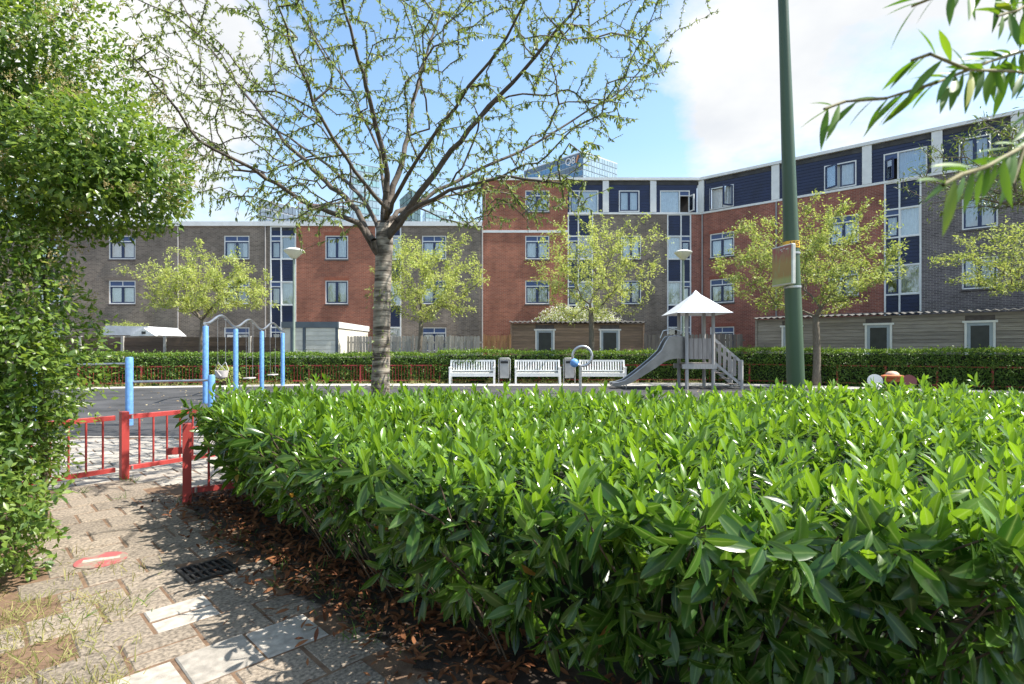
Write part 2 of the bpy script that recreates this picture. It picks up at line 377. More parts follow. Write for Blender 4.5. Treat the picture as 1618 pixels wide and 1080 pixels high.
lay([(-8.6, 8.5), (-8.6, 6.2), (-4.6, 5.45), (-4.1, 5.85), (-3.2, 5.35), (-2.5, 5.3), (-2.2, 8.5)], yard, 1.0, None, 300, 4)
# grate
IRON = mat('cast_iron', (.045, .043, .042), .6, .2, 30, metal=.6, bump=.3)
g = thing('drain_grate', 'black cast iron drain grate with two rows of slots set in the path', 'drain grate', (GR.x, GR.y, .02), R(47))
fr = MB()
for a in (-.14, .12): fr.box(a, a+.02, -.14, .14, -.03, .012)
for a in (-.14, .12): fr.box(-.12, .12, a, a+.02, -.03, .012)
fr.box(-.12, .12, -.011, .011, -.03, .01); fr.build('frame', IRON, g)
for r_ in (-1, 1):
    for k in range(6):
        x = -.12 + .24*k/6 + .01
        MB().box(x+.006, x+.021, min(r_*.011, r_*.12), max(r_*.011, r_*.12), -.03, .009).build('bar', IRON, g)
MB().box(-.139, .139, -.139, .139, -.09, -.06).build('gully', mat('gully_black', (.008, .008, .008), .7), g)  # near-black floor below the grate slots
# red painted mark
q = gnd(160, 889)
REDP = mat('faded_red_paint', (.34, .085, .085), .85, c2=(.25, .20, .155), scale=9)
for e_, ps in zip(REDP.node_tree.nodes['Color Ramp'].color_ramp.elements, (.44, .52)): e_.position = ps
mk = MB().lathe([(.145, 0), (.145, .007), (.14, .009)], n=28).build('ground_marker', REDP)
mk.location = (q.x, q.y, .014); tag(mk, 'round faded red marker disc with white bar lying on the path', 'marker')
MB().slab(-.10, .10, -.022, .022, .0095, .012, .001).build('bar', mat('white_marking', (.5, .44, .36), .85, .25, 30), mk).rotation_euler.z = R(25)

# ------------------------------------------------------------------ buildings
ROWS = [(9.34, 10.58), (6.58, 7.95), (3.98, 5.34), (1.25, 2.62)]
def panel(parent, name, x0, x1, z0, z1, holes, m, y=0, th=.14):
    xs = sorted({x0, x1, *[min(max(h[i], x0), x1) for h in holes for i in (0, 1)]}); zs = sorted({z0, z1, *[min(max(h[i], z0), z1) for h in holes for i in (2, 3)]})
    mb = MB()
    def hole(a, b_, c, d): return any(h[0] <= (a+b_)/2 <= h[1] and h[2] <= (c+d)/2 <= h[3] for h in holes)
    for i in range(len(xs)-1):
        for j in range(len(zs)-1):
            if not hole(xs[i], xs[i+1], zs[j], zs[j+1]):
                mb.poly([(xs[i], y, zs[j]), (xs[i+1], y, zs[j]), (xs[i+1], y, zs[j+1]), (xs[i], y, zs[j+1])])
    for a, b_, c, d in holes:
        for q in ([(a,y,c),(a,y,d),(a,y+th,d),(a,y+th,c)], [(b_,y,c),(b_,y+th,c),(b_,y+th,d),(b_,y,d)],
                  [(a,y,d),(b_,y,d),(b_,y+th,d),(a,y+th,d)], [(a,y,c),(a,y+th,c),(b_,y+th,c),(b_,y,c)]): mb.poly(q)
    return mb.build(name, m, parent, uv=True)
def ring(mb, x0, x1, z0, z1, y0, y1, w):
    mb.box(x0, x0+w, y0, y1, z0, z1); mb.box(x1-w, x1, y0, y1, z0, z1)
    mb.box(x0+w, x1-w, y0, y1, z0, z0+w); mb.box(x0+w, x1-w, y0, y1, z1-w, z1); return mb
def curtain(parent, x0, x1, z0, z1, y, m):
    n = max(8, int((x1-x0)/.035)); mb = MB(); ph = random.random()*6
    for i in range(n+1):
        x = x0+(x1-x0)*i/n; yy = y + .018*math.sin(i*1.9+ph)+.01*math.sin(i*.7+ph)
        mb.v += [(x, yy, z0), (x, yy, z1)]
    mb.f = [(2*i, 2*i+2, 2*i+3, 2*i+1) for i in range(n)]
    return mb.build('curtain', m, parent, smooth=True)
def sash(parent, x0, x1, z0, z1, y, m=None, w=.065, open_=0, side=-1, white=False):
    """a framed pane; when open_ it hangs out on its hinge"""
    s = ring(MB(), x0, x1, z0, z1, y-.03, y+.03, w).build('sash', m or NAVYF, parent)
    pn = MB().box(x0+w, x1-w, y-.004, y+.004, z0+w, z1-w).build('pane', GLASS, parent)
    if open_:
        h = x0 if side < 0 else x1
        for o in (s, pn):
            o.matrix_local = Matrix.Translation((h, y-.03, 0)) @ Matrix.Rotation(open_*(1 if side > 0 else -1), 4, 'Z') @ Matrix.Translation((-h, -y, 0))
    return s
def window(parent, x0, x1, z0, z1, kind='double', transom=True, curt=None, op=None, sill=True, y=0, cover=1.):
    w = ring(MB(), x0, x1, z0, z1, y+.02, y+.13, .055).build('window', WHITE, parent)
    a0, a1, b0, b1 = x0+.055, x1-.055, z0+.055, z1-.055
    if kind == 'double':
        if transom:
            zt = b1 - .2*(z1-z0)
            MB().box(a0, a1, y+.05, y+.1, zt-.03, zt+.03).build('transom_bar', WHITE, w)
            xm = (a0+a1)/2
            for p0, p1 in ((a0, xm-.02), (xm+.02, a1)): MB().box(p0, p1, y+.065, y+.085, zt+.03, b1).build('transom_panel', BLUEF, w)
            MB().box(xm-.02, xm+.02, y+.05, y+.1, zt+.03, b1).build('mullion', WHITE, w)
            b1 = zt-.03
        xm = (a0+a1)/2
        for k, (p0, p1) in enumerate(((a0, xm), (xm, a1))):
            o_ = op.get(k, 0) if op else 0
            sash(w, p0+.003, p1-.003, b0, b1, y+.075, open_=o_, side=-1 if k == 0 else 1)
    else:
        MB().box(a0, a1, y+.07, y+.078, b0, b1).build('pane', GLASS, w)
    if curt is not None:
        n = 2 if kind == 'double' else 1
        for k in range(n):
            c0 = a0+(a1-a0)*k/n; c1 = a0+(a1-a0)*(k+1)/n
            if cover < 1: c0, c1 = (c0, c0+(c1-c0)*cover) if k == 0 else (c1-(c1-c0)*cover, c1)
            curtain(w, c0+.01, c1-.01, b0, z1-.06, y+.2, curt)
    if sill: MB().box(x0-.04, x1+.04, y-.05, y+.02, z0-.09, z0-.004).build('sill', SILL, w)
    return w
def cladding(parent, x0, x1, z0, z1, holes, y=.03):
    """navy horizontal boards, each a real strip with a shadow gap, cut round the holes"""
    mb = MB(); z = z0; h = .16
    while z < z1-.02:
        zt = min(z+h-.014, z1); segs = [(x0, x1)]
        for a, b_, c, d in holes:
            if d > z+.02 and c < zt-.02:
                ns = []
                for s0, s1 in segs:
                    if b_ <= s0 or a >= s1: ns.append((s0, s1)); continue
                    if a > s0: ns.append((s0, a))
                    if b_ < s1: ns.append((b_, s1))
                segs = ns
        for s0, s1 in segs: mb.box(s0, s1, y, y+.03, z, zt)
        z += h
    o = mb.build('cladding', NAVY, parent); o['kind'] = 'stuff'
    bk = MB()
    panel(parent, 'cladding_backing', x0, x1, z0, z1, [h_ for h_ in holes if h_[0] >= x0-.01 and h_[1] <= x1+.01], NAVYF, y=y+.034, th=.1)
    return o
def strip(parent, x0, x1, split, rows, narrow=-1, curt=(CURTAIN, BLIND)):
    """stair strip: white grid; rows = list of (kind, z0, z1)"""
    fm = MB(); w = .07
    xm = x0+(x1-x0)*split
    zb, zt = rows[-1][1], rows[0][2]
    for x in (x0+w/2, xm, x1-w/2): fm.box(x-w/2, x+w/2, -.02, .12, zb, zt)
    for kd, a, b_ in rows:
        for (s0, s1) in ((x0+w, xm-w/2), (xm+w/2, x1-w)): fm.box(s0, s1, -.015, .115, b_-w, b_)
    fm.build('strip_frame', WHITE, parent)
    for kd, a, b_ in rows:
        for k, (s0, s1) in enumerate(((x0+w, xm-w/2), (xm+w/2, x1-w))):
            if kd == 'p':
                cl = MB(); z = a
                while z < b_-w-.01:
                    cl.box(s0, s1, .03, .06, z, min(z+.15, b_-w)); z += .165
                cl.box(s0, s1, .061, .08, a, b_-w); o = cl.build('spandrel_panel', NAVY, parent)
            else:
                nar = (k == 0) == (narrow < 0)
                zt_ = b_-w
                if nar:
                    wd = MB().box(s0, s1, .03, .06, zt_-.22, zt_).build('window', BLUEF, parent)
                    MB().box(s0, s1, .0, .09, zt_-.27, zt_-.22).build('transom_bar', WHITE, wd)
                    sash(wd, s0, s1, a, zt_-.27, .06, w=.08)
                else:
                    wd = ring(MB(), s0, s1, a, zt_, .03, .09, .03).build('window', WHITE, parent)
                    MB().box(s0+.03, s1-.03, .055, .062, a+.03, zt_-.03).build('pane', GLASS, wd)
                c = random.choice(curt)
                if c: curtain(wd, s0+.01, s1-.01, a, zt_, .2, c)
def core(parent, x0, x1, depth, z1, m=ROOM):
    MB().box(x0, x1, .9, depth, -.2, z1-.05).build('body', m, parent)
    MB().box(x0, x1, .02, .9, z1-.25, z1-.03).build('roof_slab', ROOFM, parent)
    MB().box(x0, x1, .9, depth, z1-.045, z1+.02).build('roof', ROOFM, parent)

YB = 32.0
def fx(x): return (x-CX)/F*YB
# --- low block
lb = thing('apartment_block', 'long three storey block of grey and red brick behind the swings', 'building', (0, YB, 0))
ZL = 8.5
def win_cols(parent, cols, rows, z0, z1, m, x0, x1, name, opts=None, curtp=.85, transom=True):
    hs = []
    for a, b_ in cols:
        for (c, d) in rows: hs.append((a, b_, c, d))
    panel(parent, name, x0, x1, z0, z1, hs, m)
    for h in hs:
        c = CURTAIN if random.random() < curtp else (BLIND if random.random() < .5 else None)
        window(parent, *h, transom=transom, curt=c, cover=random.choice([1, 1, .75, .6]))
    # soldier course: a row of upright bricks over each window
    for a, b_, c, d in hs:
        MB().box(a-.06, b_+.06, -.012, -.002, d+.003, d+.20).build('lintel', m if m is None else MATS['lintel_'+m.name], parent)
for m in (RED_BRICK, GREY_BRICK, WINE_BRICK, DARK_BRICK):
    c = m.node_tree.nodes['Brick Texture'].inputs['Color1'].default_value
    mat('lintel_'+m.name, tuple(x*.8 for x in c[:3]), .9, .2, 12, stretch=(6, 1, 1))
LR = ROWS[1:]
win_cols(lb, [(fx(172), fx(214)), (fx(354), fx(394)), (fx(60), fx(100))], LR, 0, ZL, GREY_BRICK, fx(-160), fx(427), 'wall')
win_cols(lb, [(fx(514), fx(550))], LR[:2], 0, ZL, RED_BRICK, fx(468), fx(593), 'wall', transom=False)
win_cols(lb, [(fx(667), fx(705))], LR, 0, ZL, GREY_BRICK, fx(634), fx(762), 'wall')
srows = [('p', 7.95, ZL), ('w', 6.62, 7.95), ('p', 5.3, 6.62), ('w', 3.95, 5.3), ('p', 2.65, 3.95), ('w', .1, 2.65)]
strip(lb, fx(427), fx(468), .42, srows); strip(lb, fx(593), fx(634), .42, srows)
core(lb, fx(-160), fx(761.5), 9, ZL)
MB().box(fx(-160)-.1, fx(762)-.01, -.1, .3, ZL, ZL+.26).build('roof_edge', WHITE, lb)
for x in (282, 420): MB().tube([(fx(x), -.06, 0), (fx(x), -.06, ZL)], .04, 8).build('rainpipe', ZINC, lb, smooth=True)
# --- tall block
tb = thing('apartment_block', 'four storey red and grey brick block with navy clad top floor facing the benches', 'building', (0, YB, 0))
ZT, ZBAND = 11.15, 9.2
wh = [(fx(830), fx(868), a, b_) for a, b_ in ROWS]
panel(tb, 'wall', fx(762), fx(897), 0, ZT, wh, RED_BRICK)
for h in wh: window(tb, *h, curt=CURTAIN, transom=True, cover=random.choice([1, .8]))
MB().box(fx(762), fx(897), -.03, .0, 8.12, 8.26).build('stone_band', WHITE, tb)
wh = [(fx(981.5), fx(1013), a, b_) for a, b_ in ROWS[1:]]
panel(tb, 'wall', fx(937), fx(1054), 0, ZBAND, wh, GREY_BRICK)
for h in wh: window(tb, *h, curt=CURTAIN, transom=False)
panel(tb, 'wall', fx(1092), fx(1107.2), 0, ZBAND, [], WINE_BRICK)
trows = [('p', 7.95, ZBAND), ('w', 6.62, 7.95), ('p', 5.3, 6.62), ('w', 3.95, 5.3), ('p', 2.65, 3.95), ('w', .1, 2.65)]
strip(tb, fx(897), fx(937), .42, trows); strip(tb, fx(1054), fx(1092), .58, trows, narrow=1, curt=(CURTAIN, BLIND, None))
TW = [(fx(900), fx(945.5), ROWS[0][0]-.08, ROWS[0][1]), (fx(978), fx(1010.5), ROWS[0][0], ROWS[0][1]), (fx(1043), fx(1090), ROWS[0][0]-.08, ROWS[0][1])]
pil = [fx(957), fx(1032), fx(1106)]
edges = [fx(897)] + pil
for i in range(3):
    cladding(tb, edges[i]+(.18 if i else 0), edges[i+1]-.18, ZBAND+.1, ZT-.02, [TW[i]])
for x in pil[:2]: MB().box(x-.175, x+.175, -.06, .15, ZBAND+.1, ZT-.01).build('pillar', WHITE, tb)
MB().box(fx(897), fx(1107), -.05, .14, ZBAND-.02, ZBAND+.09).build('ledge', WHITE, tb)
window(tb, *TW[1], curt=CURTAIN, transom=False, sill=False)
for (h, mir, op) in ((TW[0], False, 0), (TW[2], True, 1.9)):
    w = ring(MB(), *h, .02, .13, .055).build('window', WHITE, tb)
    xs = h[0]+(h[1]-h[0])*(.34 if not mir else .66)
    MB().box(xs-.03, xs+.03, .03, .12, h[2]+.055, h[3]-.055).build('mullion', WHITE, w)
    nr = (h[0]+.055, xs-.03) if not mir else (xs+.03, h[1]-.055); bgp = (xs+.03, h[1]-.055) if not mir else (h[0]+.055, xs-.03)
    MB().box(nr[0], nr[1], .06, .08, h[3]-.28, h[3]-.055).build('transom_panel', BLUEF, w)
    MB().box(nr[0], nr[1], .04, .1, h[3]-.32, h[3]-.28).build('transom_bar', WHITE, w)
    sash(w, nr[0], nr[1], h[2]+.055, h[3]-.32, .08, open_=op, side=1, m=WHITE if mir else NAVYF)
    MB().box(bgp[0], bgp[1], .07, .078, h[2]+.055, h[3]-.055).build('pane', GLASS, w)
    curtain(w, bgp[0]+.01, bgp[1]-.01, h[2]+.055, h[3]-.055, .2, CURTAIN)
    if not mir: curtain(w, nr[0]+.01, nr[1]-.01, h[2]+.055, h[3]-.055, .2, BLIND)
core(tb, fx(762.5), fx(1107), 9, ZT)
MB().box(fx(762)-.05, fx(1107)+.05, -.12, .3, ZT, ZT+.15).build('roof_edge', WHITE, tb)
MB().box(fx(762), fx(762)+.02, .0, .9, 0, ZT).build('end_wall', RED_BRICK, tb, uv=True)
MB().tube([(fx(762), -.06, 0), (fx(762), -.06, 8.5)], .045, 8).build('rainpipe', ZINC, tb, smooth=True)
# --- wing
TH = R(41.9); X0 = fx(1107)
wg = thing('apartment_block', 'angled wing of wine red and dark brick with navy top floor on the right', 'building', (X0, YB, 0), -TH)
def wx(x):
    k = (x-CX)/F; return (YB*k - X0)/(math.cos(TH) + math.sin(TH)*k)
TE = wx(1618) + 7
wc = [(wx(1122), wx(1160)), (wx(1309), wx(1357))]
wh = [(a, b_, c, d) for a, b_ in wc for c, d in ROWS[1:]]
panel(wg, 'wall', .0, wx(1397), 0, ZBAND, wh, WINE_BRICK)
for h in wh:
    window(wg, *h, curt=random.choice([CURTAIN, BLIND, CURTAIN]), transom=True, cover=random.choice([1, .7, .5]))
wc2 = [(wx(1520), wx(1577)), (wx(1760), wx(1840))]
wh2 = [(a, b_, c, d) for a, b_ in wc2 for c, d in ROWS[1:]]
panel(wg, 'wall', wx(1456), TE, 0, ZBAND, wh2, DARK_BRICK)
for h in wh2: window(wg, *h, curt=BLIND, transom=False)
for h in wh+wh2:
    MB().box(h[0]-.06, h[1]+.06, -.012, -.002, h[3]+.003, h[3]+.2).build('lintel', MATS['lintel_wine_brick' if h in wh else 'lintel_dark_brick'], wg)
strip(wg, wx(1397), wx(1456), .42, trows, curt=(CURTAIN, BLIND, CURTAIN, None))
wp = [0.02, wx(1225.5), wx(1370), wx(1480.5), wx(1607), TE]
WT = [(wx(1121), wx(1159)), (wx(1302), wx(1353)), (wx(1396), wx(1465)), (wx(1515), wx(1566)), None]
for i in range(5):
    hl = [] if WT[i] is None else [(WT[i][0], WT[i][1], ROWS[0][0]-(.08 if i == 2 else 0), ROWS[0][1])]
    cladding(wg, wp[i]+.2, wp[i+1]-.2, ZBAND+.1, ZT-.02, hl)
    if hl and i != 2: window(wg, *hl[0], curt=CURTAIN if i != 3 else BLIND, transom=False, sill=False, op={0: 1.2, 1: 1.0} if i == 0 else ({0: .5} if i == 1 else None))
h = (WT[2][0], WT[2][1], ROWS[0][0]-.08, ROWS[0][1])
w = ring(MB(), *h, .02, .13, .055).build('window', WHITE, wg); xs = h[0]+(h[1]-h[0])*.34
MB().box(xs-.03, xs+.03, .03, .12, h[2]+.055, h[3]-.055).build('mullion', WHITE, w)
MB().box(h[0]+.055, xs-.03, .06, .08, h[3]-.28, h[3]-.055).build('transom_panel', BLUEF, w)
sash(w, h[0]+.055, xs-.03, h[2]+.055, h[3]-.3, .08, open_=.7, side=-1)
MB().box(xs+.03, h[1]-.055, .07, .078, h[2]+.055, h[3]-.055).build('pane', GLASS, w)
curtain(w, xs+.04, h[1]-.06, h[2]+.055, h[3]-.055, .2, mat('pale_blue_blind', (.5, .62, .75), .8, .05))
for x in wp[:-1]: MB().box(x-.195, x+.195, -.06, .15, ZBAND+.1, ZT-.01).build('pillar', WHITE, wg)
MB().box(.02, TE, -.05, .14, ZBAND-.02, ZBAND+.09).build('ledge', WHITE, wg)
core(wg, .3, TE, 9, ZT)
MB().box(-.02, TE, -.12, .3, ZT+.002, ZT+.152).build('roof_edge', WHITE, wg)
for x in (.12, wx(1227)): MB().tube([(x, -.06, 0), (x, -.06, ZBAND-.05)], .045, 8).build('rainpipe', ZINC, wg, smooth=True)

# --- far office towers
def tower(label, pts, z0, z1, mw, mp, mf, cols, rows, zb):
    """pts: left, corner, right plan points; panes built on the two visible faces between zb and z1"""
    c = Vector(pts[1]); o = thing('office_tower', label, 'tower', (c.x, c.y, 0))
    pl = [Vector(p)-c for p in pts]; back = pl[0]+pl[2]; outline = [pl[0], pl[1], pl[2], back]
    b = MB(); b.v = [(p.x, p.y, z0) for p in outline]+[(p.x, p.y, z1) for p in outline]
    b.f = [(0,1,5,4),(1,2,6,5),(2,3,7,6),(3,0,4,7),(4,5,6,7)]; b.build('body', mw, o)
    for (a, e), nc, m_ in (((pl[0], pl[1]), cols[0], mp[0]), ((pl[1], pl[2]), cols[1], mp[1])):
        d = e-a; L_ = d.length; d.normalize(); n = Vector((d.y, -d.x, 0)); w = L_/nc; hgt = (z1-zb)/rows
        me = MB().box(.06*w, .94*w, -.12, 0, .1*hgt, .92*hgt).mesh('tower_pane')
        alt = [me, me.copy()]; me.materials.append(m_[0]); alt[1].materials.append(m_[1])
        for i in range(nc):
            for j in range(rows):
                q = link('pane', alt[j % 2 if m_[0] != m_[1] else 0], o); q.location = a + d*w*i + Vector((0, 0, zb+j*hgt)) + n*.02
                q.rotation_euler.z = math.atan2(d.y, d.x)
    MB().tube([outline[0]+Vector((0,0,z1)), outline[1]+Vector((0,0,z1)), outline[2]+Vector((0,0,z1))], .25, 4).build('roof_rim', mf, o)
    return o
GL1 = mat('blue_tower_glass', (.10, .24, .42), .08, .2, .06, spec=1); GL2 = mat('dark_tower_glass', (.11, .14, .18), .08, .2, .06, spec=1)
GL3 = mat('pale_tower_glass', (.30, .40, .46), .12, .12, .06, spec=1); TEAL = mat('teal_tower_glass', (.25, .42, .45), .1, .15, .06, spec=1)
TWM = mat('tower_mullion_grey', (.45, .52, .58), .4, .1, .1); TPK = mat('pink_tower_brick', (.42, .24, .22), .8, .1, .1); TGY = mat('grey_tower_panel', (.4, .42, .45), .7, .1, .1)
DKG = mat('dark_green_tower_glass', (.06, .11, .11), .1, .2, .1, spec=1)
def tp(x, Y): return ((x-CX)/F*Y, Y, 0)
zt = lambda y, Y: EYE+(HY-y)/F*Y
t1 = tower('glass office tower with slanted corner and white lettering above the red block', (tp(828, 200), tp(921, 180), tp(975, 192)), 0, zt(239, 180), TWM, ((GL1, GL2), (GL3, GL3)), WHITE, (15, 13), 6, zt(296, 180))
a = Vector(tp(828, 200)); c = Vector(tp(921, 180)); d = (c-a).normalized()
cu = bpy.data.curves.new('lettering', 'FONT'); cu.body = 'Q8'; cu.size = 3.3; cu.extrude = .12; cu.materials.append(mat('sign_white', (.85, .85, .85), .5, .02))
to = bpy.data.objects.new('lettering', cu); col.objects.link(to); to.parent = t1
dep = bpy.context.evaluated_depsgraph_get(); me = bpy.data.meshes.new_from_object(to.evaluated_get(dep)); bpy.data.objects.remove(to)
to = link('lettering', me, t1)
tp0 = a + d*(c-a).length*.735 - c + Vector((d.y, -d.x, 0))*.4 + Vector((0, 0, zt(259, 183)))
to.matrix_local = Matrix.Translation(tp0) @ Matrix.Rotation(math.atan2(d.y, d.x), 4, 'Z') @ Matrix.Rotation(R(90), 4, 'X')
ORNG = mat('sign_orange', (.7, .3, .12), .6, .1)
fl = MB(); fl.prism([(0, 0), (.6, 0), (1.4, 2.3), (.8, 2.3)], -.1, .1); fl = fl.build('emblem', ORNG, t1)
fl.matrix_local = Matrix.Translation(tp0 + d*4.5) @ Matrix.Rotation(math.atan2(d.y, d.x), 4, 'Z')
tower('grey panelled tower peeking over the roof at far left', (tp(408, 130), tp(411, 120), tp(468, 128)), 0, zt(318, 122), TGY, ((GL2, GL2), (GL2, GL2)), TGY, (2, 8), 3, zt(358, 122))
tower('pinkish brick tower over the roof left of the cherry trunk', (tp(470, 142), tp(472, 130), tp(548, 134)), 0, zt(322, 131), TPK, ((GL3, GL3), (GL3, GL3)), TPK, (2, 12), 4, zt(358, 131))
tower('tall pale teal glass tower seen through the cherry branches', (tp(552, 172), tp(558, 160), tp(600, 164)), 0, zt(258, 160), TWM, ((TEAL, GL3), (TEAL, GL3)), TWM, (2, 7), 9, zt(358, 160))
tower('dark green glass tower just right of the cherry trunk', (tp(632, 150), tp(650, 140), tp(664, 144)), 0, zt(300, 140), DKG, ((DKG, DKG), (DKG, DKG)), DKG, (3, 3), 5, zt(358, 140))
tower('pale low glass tower right of the dark green tower', (tp(668, 170), tp(672, 160), tp(706, 164)), 0, zt(330, 160), TWM, ((TEAL, GL3), (TEAL, GL3)), TWM, (2, 6), 4, zt(358, 160))

# ------------------------------------------------------------------ sheds, garage, fences
WOODB = mat('weathered_brown_board', (.33, .225, .15), .85, c2=(.20, .14, .10), scale=3, stretch=(.6, 3, 9), objvar=.22, bump=.3, bscale=30)
WOODG = mat('weathered_grey_board', (.36, .32, .275), .85, c2=(.22, .19, .165), scale=3, stretch=(.6, 3, 9), objvar=.18, bump=.3, bscale=30)
WOODD = mat('dark_fence_board', (.13, .09, .062), .85, c2=(.08, .055, .04), scale=3, stretch=(.6, 3, 9), objvar=.25)
PICK = mat('silver_grey_picket', (.42, .40, .37), .85, c2=(.28, .265, .245), scale=3, stretch=(5, 3, .5), objvar=.2)
PICKD = mat('dull_grey_picket', (.24, .21, .185), .85, c2=(.15, .13, .115), scale=3, stretch=(5, 3, .5), objvar=.2)
PICKO = mat('orange_brown_picket', (.42, .23, .105), .8, c2=(.30, .15, .07), scale=3, stretch=(5, 3, .5), objvar=.15)
CORR = mat('corrugated_dark_sheet', (.10, .095, .09), .8, .25, 4)
DOORF = mat('blue_grey_door', (.36, .42, .47), .5, .06, 4); DARKP = mat('dark_door_panel', (.03, .035, .033), .35, .2, 3)
def shed(label, loc, rz, Lx, dep, z1, doors, m, pitch=.2):
    s = thing('garden_shed', label, 'shed', loc, rz)
    MB().box(.03, Lx-.03, .05, dep, 0, z1-.12).build('body', SILL, s)
    bh = .145; z = 0.02; me = {}
    while z < z1-.1:
        zt_ = min(z+bh-.008, z1-.06); segs = [(0, Lx)]
        for d0, d1, dh in doors:
            if z < dh+.1:
                segs = [q for s0, s1 in segs for q in ((s0, min(s1, d0-.06)), (max(s0, d1+.06), s1)) if q[1]-q[0] > .05] if True else segs
        for s0, s1 in segs:
            b = MB(); b.v = [(s0,.012,z),(s1,.012,z),(s1,.05,z),(s0,.05,z),(s0,.028,zt_),(s1,.028,zt_),(s1,.05,zt_),(s0,.05,zt_)]
            b.f = [(0,3,2,1),(4,5,6,7),(0,1,5,4),(1,2,6,5),(2,3,7,6),(3,0,4,7)]; b.build('board', m, s)
        for xx in (0, 1):
            b = MB().box(-.02+xx*(Lx-.01), .03+xx*(Lx-.01), .052, dep, z, zt_); b.build('side_board', m, s)
        z += bh
    for x in (0, Lx): MB().box(x-.05, x+.05, -.02, .011, 0, z1-.03).build('corner_post', m, s)
    rf = MB(); n = int(Lx*16); y0, y1 = -.16, dep+.1          # corrugated roof
    for i in range(n+1):
        x = -.12+(Lx+.24)*i/n; zz = z1+.03*math.sin(i*math.pi/2.) 
        rf.v += [(x, y0, zz), (x, y1, zz+pitch), (x, y0, zz-.025), (x, y1, zz+pitch-.025)]
    for i in range(n):
        a = 4*i; rf.f += [(a, a+4, a+5, a+1), (a+2, a+3, a+7, a+6), (a, a+2, a+6, a+4)]
    rf.build('corrugated_roof', CORR, s, smooth=True)
    for d0, d1, dh in doors:
        d = ring(MB(), d0, d1, 0, dh-.075, -.01, .05, .1).build('door', DOORF, s)
        MB().box(d0+.1, d1-.1, .012, .045, .1, dh-.175).build('door_panel', DARKP, d)
        f = MB(); f.box(d0-.075, d0-.003, -.03, .05, 0, dh-.07); f.box(d1+.003, d1+.075, -.03, .05, 0, dh-.07); f.box(d0-.14, d1+.14, -.045, .05, dh-.069, dh+.01)
        f.build('door_frame', WHITE, d)
        MB().tube([(d0+.06, -.05, 1.02), (d0+.16, -.05, 1.02)], .012, 6).build('handle', ZINC, d)
    return s
YS = 28.8
def sx(x, Y=YS): return (x-CX)/F*Y
s0 = sx(808)
shed('long brown board shed with corrugated roof and two grey doors behind benches', (s0, YS, 0), 0, sx(1017)-s0, 2.6, 2.76,
     [(sx(848)-s0, sx(874)-s0, 2.4), (sx(950)-s0, sx(977)-s0, 2.4)], WOODB)
# right shed, parallel to the wing
RX, RY = 11.4, 25.7
def rs(x):
    k = (x-CX)/F; return (RY*k-RX)/(math.cos(TH)+math.sin(TH)*k)
shed('long weathered grey board shed with corrugated roof under the angled wing', (RX, RY, 0), -TH, rs(1618)+3, 2.4, 2.79,
     [(rs(1238), rs(1264), 2.42), (rs(1370), rs(1406), 2.42), (rs(1528), rs(1569), 2.42)], WOODG)
# concrete panel garage
CREAM = mat('cream_panel', (.72, .69, .60), .8, .08, 2, objvar=.05); FASC = mat('slate_fascia', (.10, .125, .15), .6, .1, 2)
gx0, gx1, gy, gz = sx(447, 25.5), sx(534, 25.5), 25.5, 2.35
gg = thing('garage', 'cream panelled flat roof garage with slate fascia behind the swings', 'garage', (gx0, gy, 0))
gw = gx1-gx0
MB().box(.02, gw-.02, .02, 5.4, 0, gz).build('body', CREAM, gg)
for s_, e_ in ((.5, gw*.36), (gw*.42, gw-.1)):
    z = .05
    while z < gz-.05:
        MB().box(s_, e_, -.02, .015, z, z+.2).build('wall_panel', CREAM, gg); z += .215
for x in (.42, gw*.39, gw-.05): MB().box(x-.06, x+.06, -.035, .015, 0, gz).build('post', FASC, gg)
MB().box(-.05, gw+.02, -.06, .1, gz, gz+.28).build('fascia', FASC, gg)
MB().box(gw-.1, gw+.025, .101, 5.5, gz, gz+.28).build('side_fascia', WHITE, gg)
MB().box(-.05, gw-.101, .101, 5.5, gz, gz+.26).build('roof', ROOFM, gg)
# white tent-roofed garden house
hx = sx(168, 28); hw = sx(250, 28)-hx
gh = thing('garden_house', 'small garden house with pale roof behind dark plank fence', 'garden house', (hx, 28, 0))
MB().box(0, hw, 0, 2, 0, 2.05).build('wall', WHITE, gh)
MB().prism([(-.3, 2.06), (hw+.15, 2.06), (hw-.35, 2.5), (.2, 2.55)], -.3, 2.2).build('roof', mat('pale_roof_sheet', (.62, .63, .65), .6, .08), gh)
MB().prism([(hw-1.1, 2.02), (hw+.2, 2.02), (hw-.42, 2.42)], -.5, -.31).build('gable', WHITE, gh)
MB().box(hw-.5, hw-.3, -.52, -.505, 2.12, 2.25).build('gable_window', DARKP, gh)
def picket_fence(label, p0, p1, h, m, w=.14, gap=.02, posts=1.8, wavy=.02):
    p0, p1 = Vector(p0), Vector(p1); d = p1-p0; L_ = d.length
    f = thing('picket_fence', label, 'fence', p0, math.atan2(d.y, d.x)); n = int(L_/(w+gap))
    ms = [MB().prism([(0, .02), (w, .02), (w, h-.03), (w*.5, h), (0, h-.03)], 0, .02).mesh('picket') for _ in range(1)]
    ms[0].materials.append(m)
    for i in range(n):
        o = link('picket', ms[0], f); o.location = (i*(w+gap), -.02 if i % 2 else .012, random.uniform(-wavy, wavy)); o.rotation_euler.y = random.uniform(-.012, .012)
    for z in (.4, h-.35): MB().box(0, L_, .034, .075, z, z+.08).build('rail', m, f)
    k = 0
    while k <= L_+.01:
        MB().box(k-.045, k+.045, -.06, -.021, 0, h+.05).build('post', m, f); k += posts
    return f
picket_fence('silver grey picket fence right of the cherry trunk', (sx(537, 27), 27, 0), (sx(763, 27), 27, 0), 2.0, PICK)
